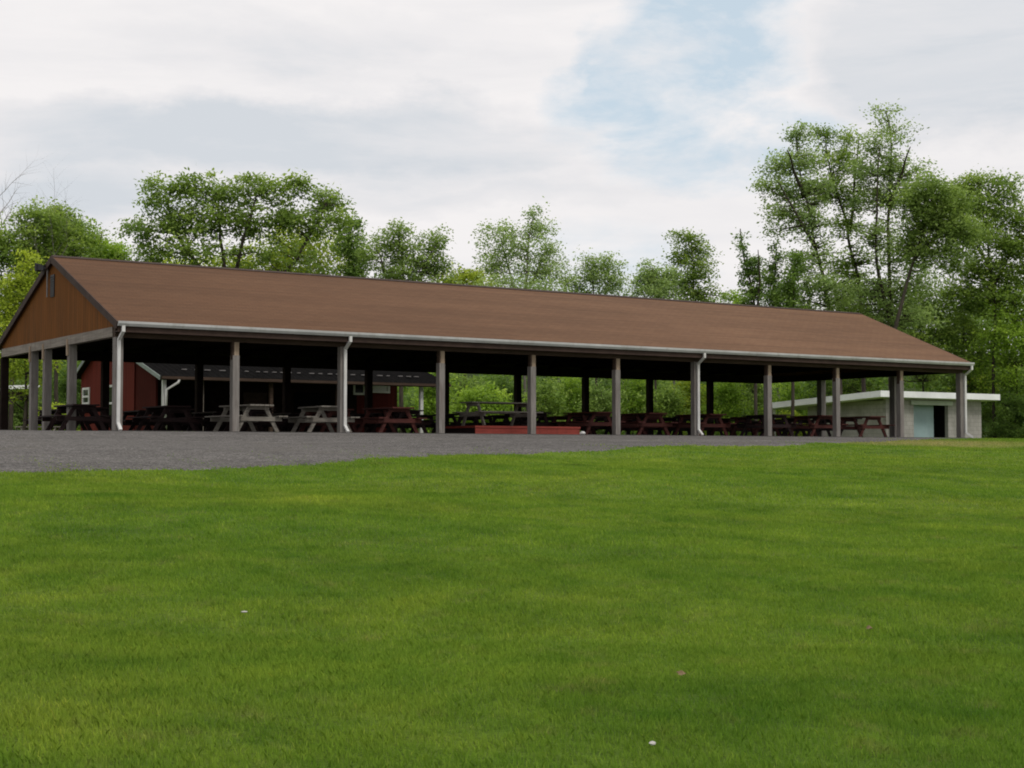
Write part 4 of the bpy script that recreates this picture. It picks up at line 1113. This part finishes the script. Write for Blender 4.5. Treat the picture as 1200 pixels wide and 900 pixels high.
# degrees
az = math_(nt, 'MULTIPLY', az, 57.2958); el = math_(nt, 'MULTIPLY', el, 57.2958)
cv = nt.nodes.new('ShaderNodeCombineXYZ'); nt.links.new(az, cv.inputs[0]); nt.links.new(el, cv.inputs[1])
def nz(sc_, loc, scale, detail=6, rough=0.55, dist=0.0):
    mp = nt.nodes.new('ShaderNodeMapping'); mp.inputs['Scale'].default_value = sc_; mp.inputs['Location'].default_value = loc
    nt.links.new(cv.outputs[0], mp.inputs[0])
    return noise(nt, mp.outputs[0], scale, detail, rough, dist)
warp1 = math_(nt, 'MULTIPLY_ADD', nz((0.11, 0.2, 1), (3, 1, 0), 1.0, 7, 0.6), 9.0, -4.5)
warp2 = math_(nt, 'MULTIPLY_ADD', nz((0.12, 0.24, 1), (9, 5, 3), 1.0, 7, 0.6), 5.0, -2.5)
azw = math_(nt, 'ADD', az, warp1); elw = math_(nt, 'ADD', el, warp2)
def blob(a0, e0, ra, re, tilt=0.0, hard=1.0):
    x = math_(nt, 'SUBTRACT', azw, a0); y = math_(nt, 'SUBTRACT', elw, e0)
    x = math_(nt, 'SUBTRACT', x, math_(nt, 'MULTIPLY', y, tilt))
    q = math_(nt, 'ADD', math_(nt, 'POWER', math_(nt, 'ABSOLUTE', math_(nt, 'DIVIDE', x, ra)), 2.0), math_(nt, 'POWER', math_(nt, 'ABSOLUTE', math_(nt, 'DIVIDE', y, re)), 2.0))
    return math_(nt, 'MULTIPLY', math_(nt, 'SUBTRACT', 1.0, q, clamp=True), hard, clamp=True)
def pxe(px, py): return math.degrees(math.atan((px - 600) / F)), math.degrees(PIT + math.atan((450 - py) / F))
def addm(a, b): return math_(nt, 'ADD', a, b, clamp=True)
def B(px, py, rx, ry, tilt=0, hard=1.0):
    a, e = pxe(px, py); return blob(a, e, rx / F * 57.3, ry / F * 57.3, tilt, hard)
holes = addm(addm(B(815, 50, 120, 120, 0.5, 1.5), B(740, 120, 130, 55, 0.3, 1.3)), addm(B(850, 170, 150, 62, 0, 1.5), B(700, 320, 120, 70, 0, 0.6)))
# elsewhere in the sky ordinary broken gaps
gen = nz((0.02, 0.05, 1), (1.7, 4.2, 8), 1.0, 6, 0.6)
away = math_(nt, 'DIVIDE', math_(nt, 'SUBTRACT', math_(nt, 'ABSOLUTE', az), 26.0), 10.0, clamp=True)
holes = addm(holes, math_(nt, 'MULTIPLY', away, math_(nt, 'MULTIPLY_ADD', gen, 5.0, -2.8, clamp=True)))
wisp = math_(nt, 'MULTIPLY_ADD', nz((0.17, 0.40, 1), (2, 7, 1), 1.0, 8, 0.62, 0.25), 4.0, -1.35, clamp=True)
holes = math_(nt, 'MULTIPLY', holes, math_(nt, 'MULTIPLY_ADD', wisp, 0.95, 0.05), clamp=True)
# darker undersides
grey = addm(addm(B(330, 160, 420, 45, 0, 1.0), B(1120, 75, 210, 110, 0, 1.8)), addm(B(80, 235, 200, 60, 0, 0.8), addm(B(560, 215, 300, 26, 0, 0.5), B(380, 60, 300, 40, 0, 0.35))))
band = nz((0.045, 0.26, 1), (5, 2, 6), 1.0, 7, 0.6, 0.3)
grey = math_(nt, 'MULTIPLY', grey, math_(nt, 'MULTIPLY_ADD', band, 1.5, 0.05, clamp=True), clamp=True)
grey = addm(grey, math_(nt, 'MULTIPLY_ADD', nz((0.055, 0.34, 1), (1, 9, 2), 1.0, 7, 0.6, 0.5), 1.9, -0.82, clamp=True))
cloud = ramp(nt, grey, [(0.0, (9.1, 8.85, 8.85)), (0.45, (8.2, 8.1, 8.25)), (1.0, (6.6, 6.95, 7.4))])
blue = mixc(nt, 0.8, sky.outputs[0], (6.2, 7.5, 8.45))
skyc = mixc(nt, math_(nt, 'MULTIPLY', holes, 0.92), cloud, blue)
up = math_(nt, 'DIVIDE', math_(nt, 'SUBTRACT', el, 18.0), 50.0, clamp=True)
skyc = mixc(nt, math_(nt, 'MULTIPLY', up, 0.5), skyc, (9.5, 9.4, 9.3))
nt.links.new(skyc, bg.inputs['Color'])

cd = bpy.data.cameras.new('camera'); cd.sensor_width = 36.0; cd.lens = F / 1200 * 36; cd.clip_end = 5000; cd.clip_start = 0.1
cam = link('camera', cd); cam.location = CAM
look = FWD * math.cos(PIT) + Vector((0, 0, math.sin(PIT)))
cam.rotation_euler = look.to_track_quat('-Z', 'Y').to_euler()
sc.camera = cam
sc.view_settings.view_transform = 'Standard'; sc.view_settings.look = 'None'; sc.view_settings.exposure = 0; sc.view_settings.gamma = 1
sc.cycles.max_bounces = 6; sc.cycles.diffuse_bounces = 3; sc.cycles.transparent_max_bounces = 8
sc.cycles.use_denoising = True
sc.cycles.filter_width = 1.9
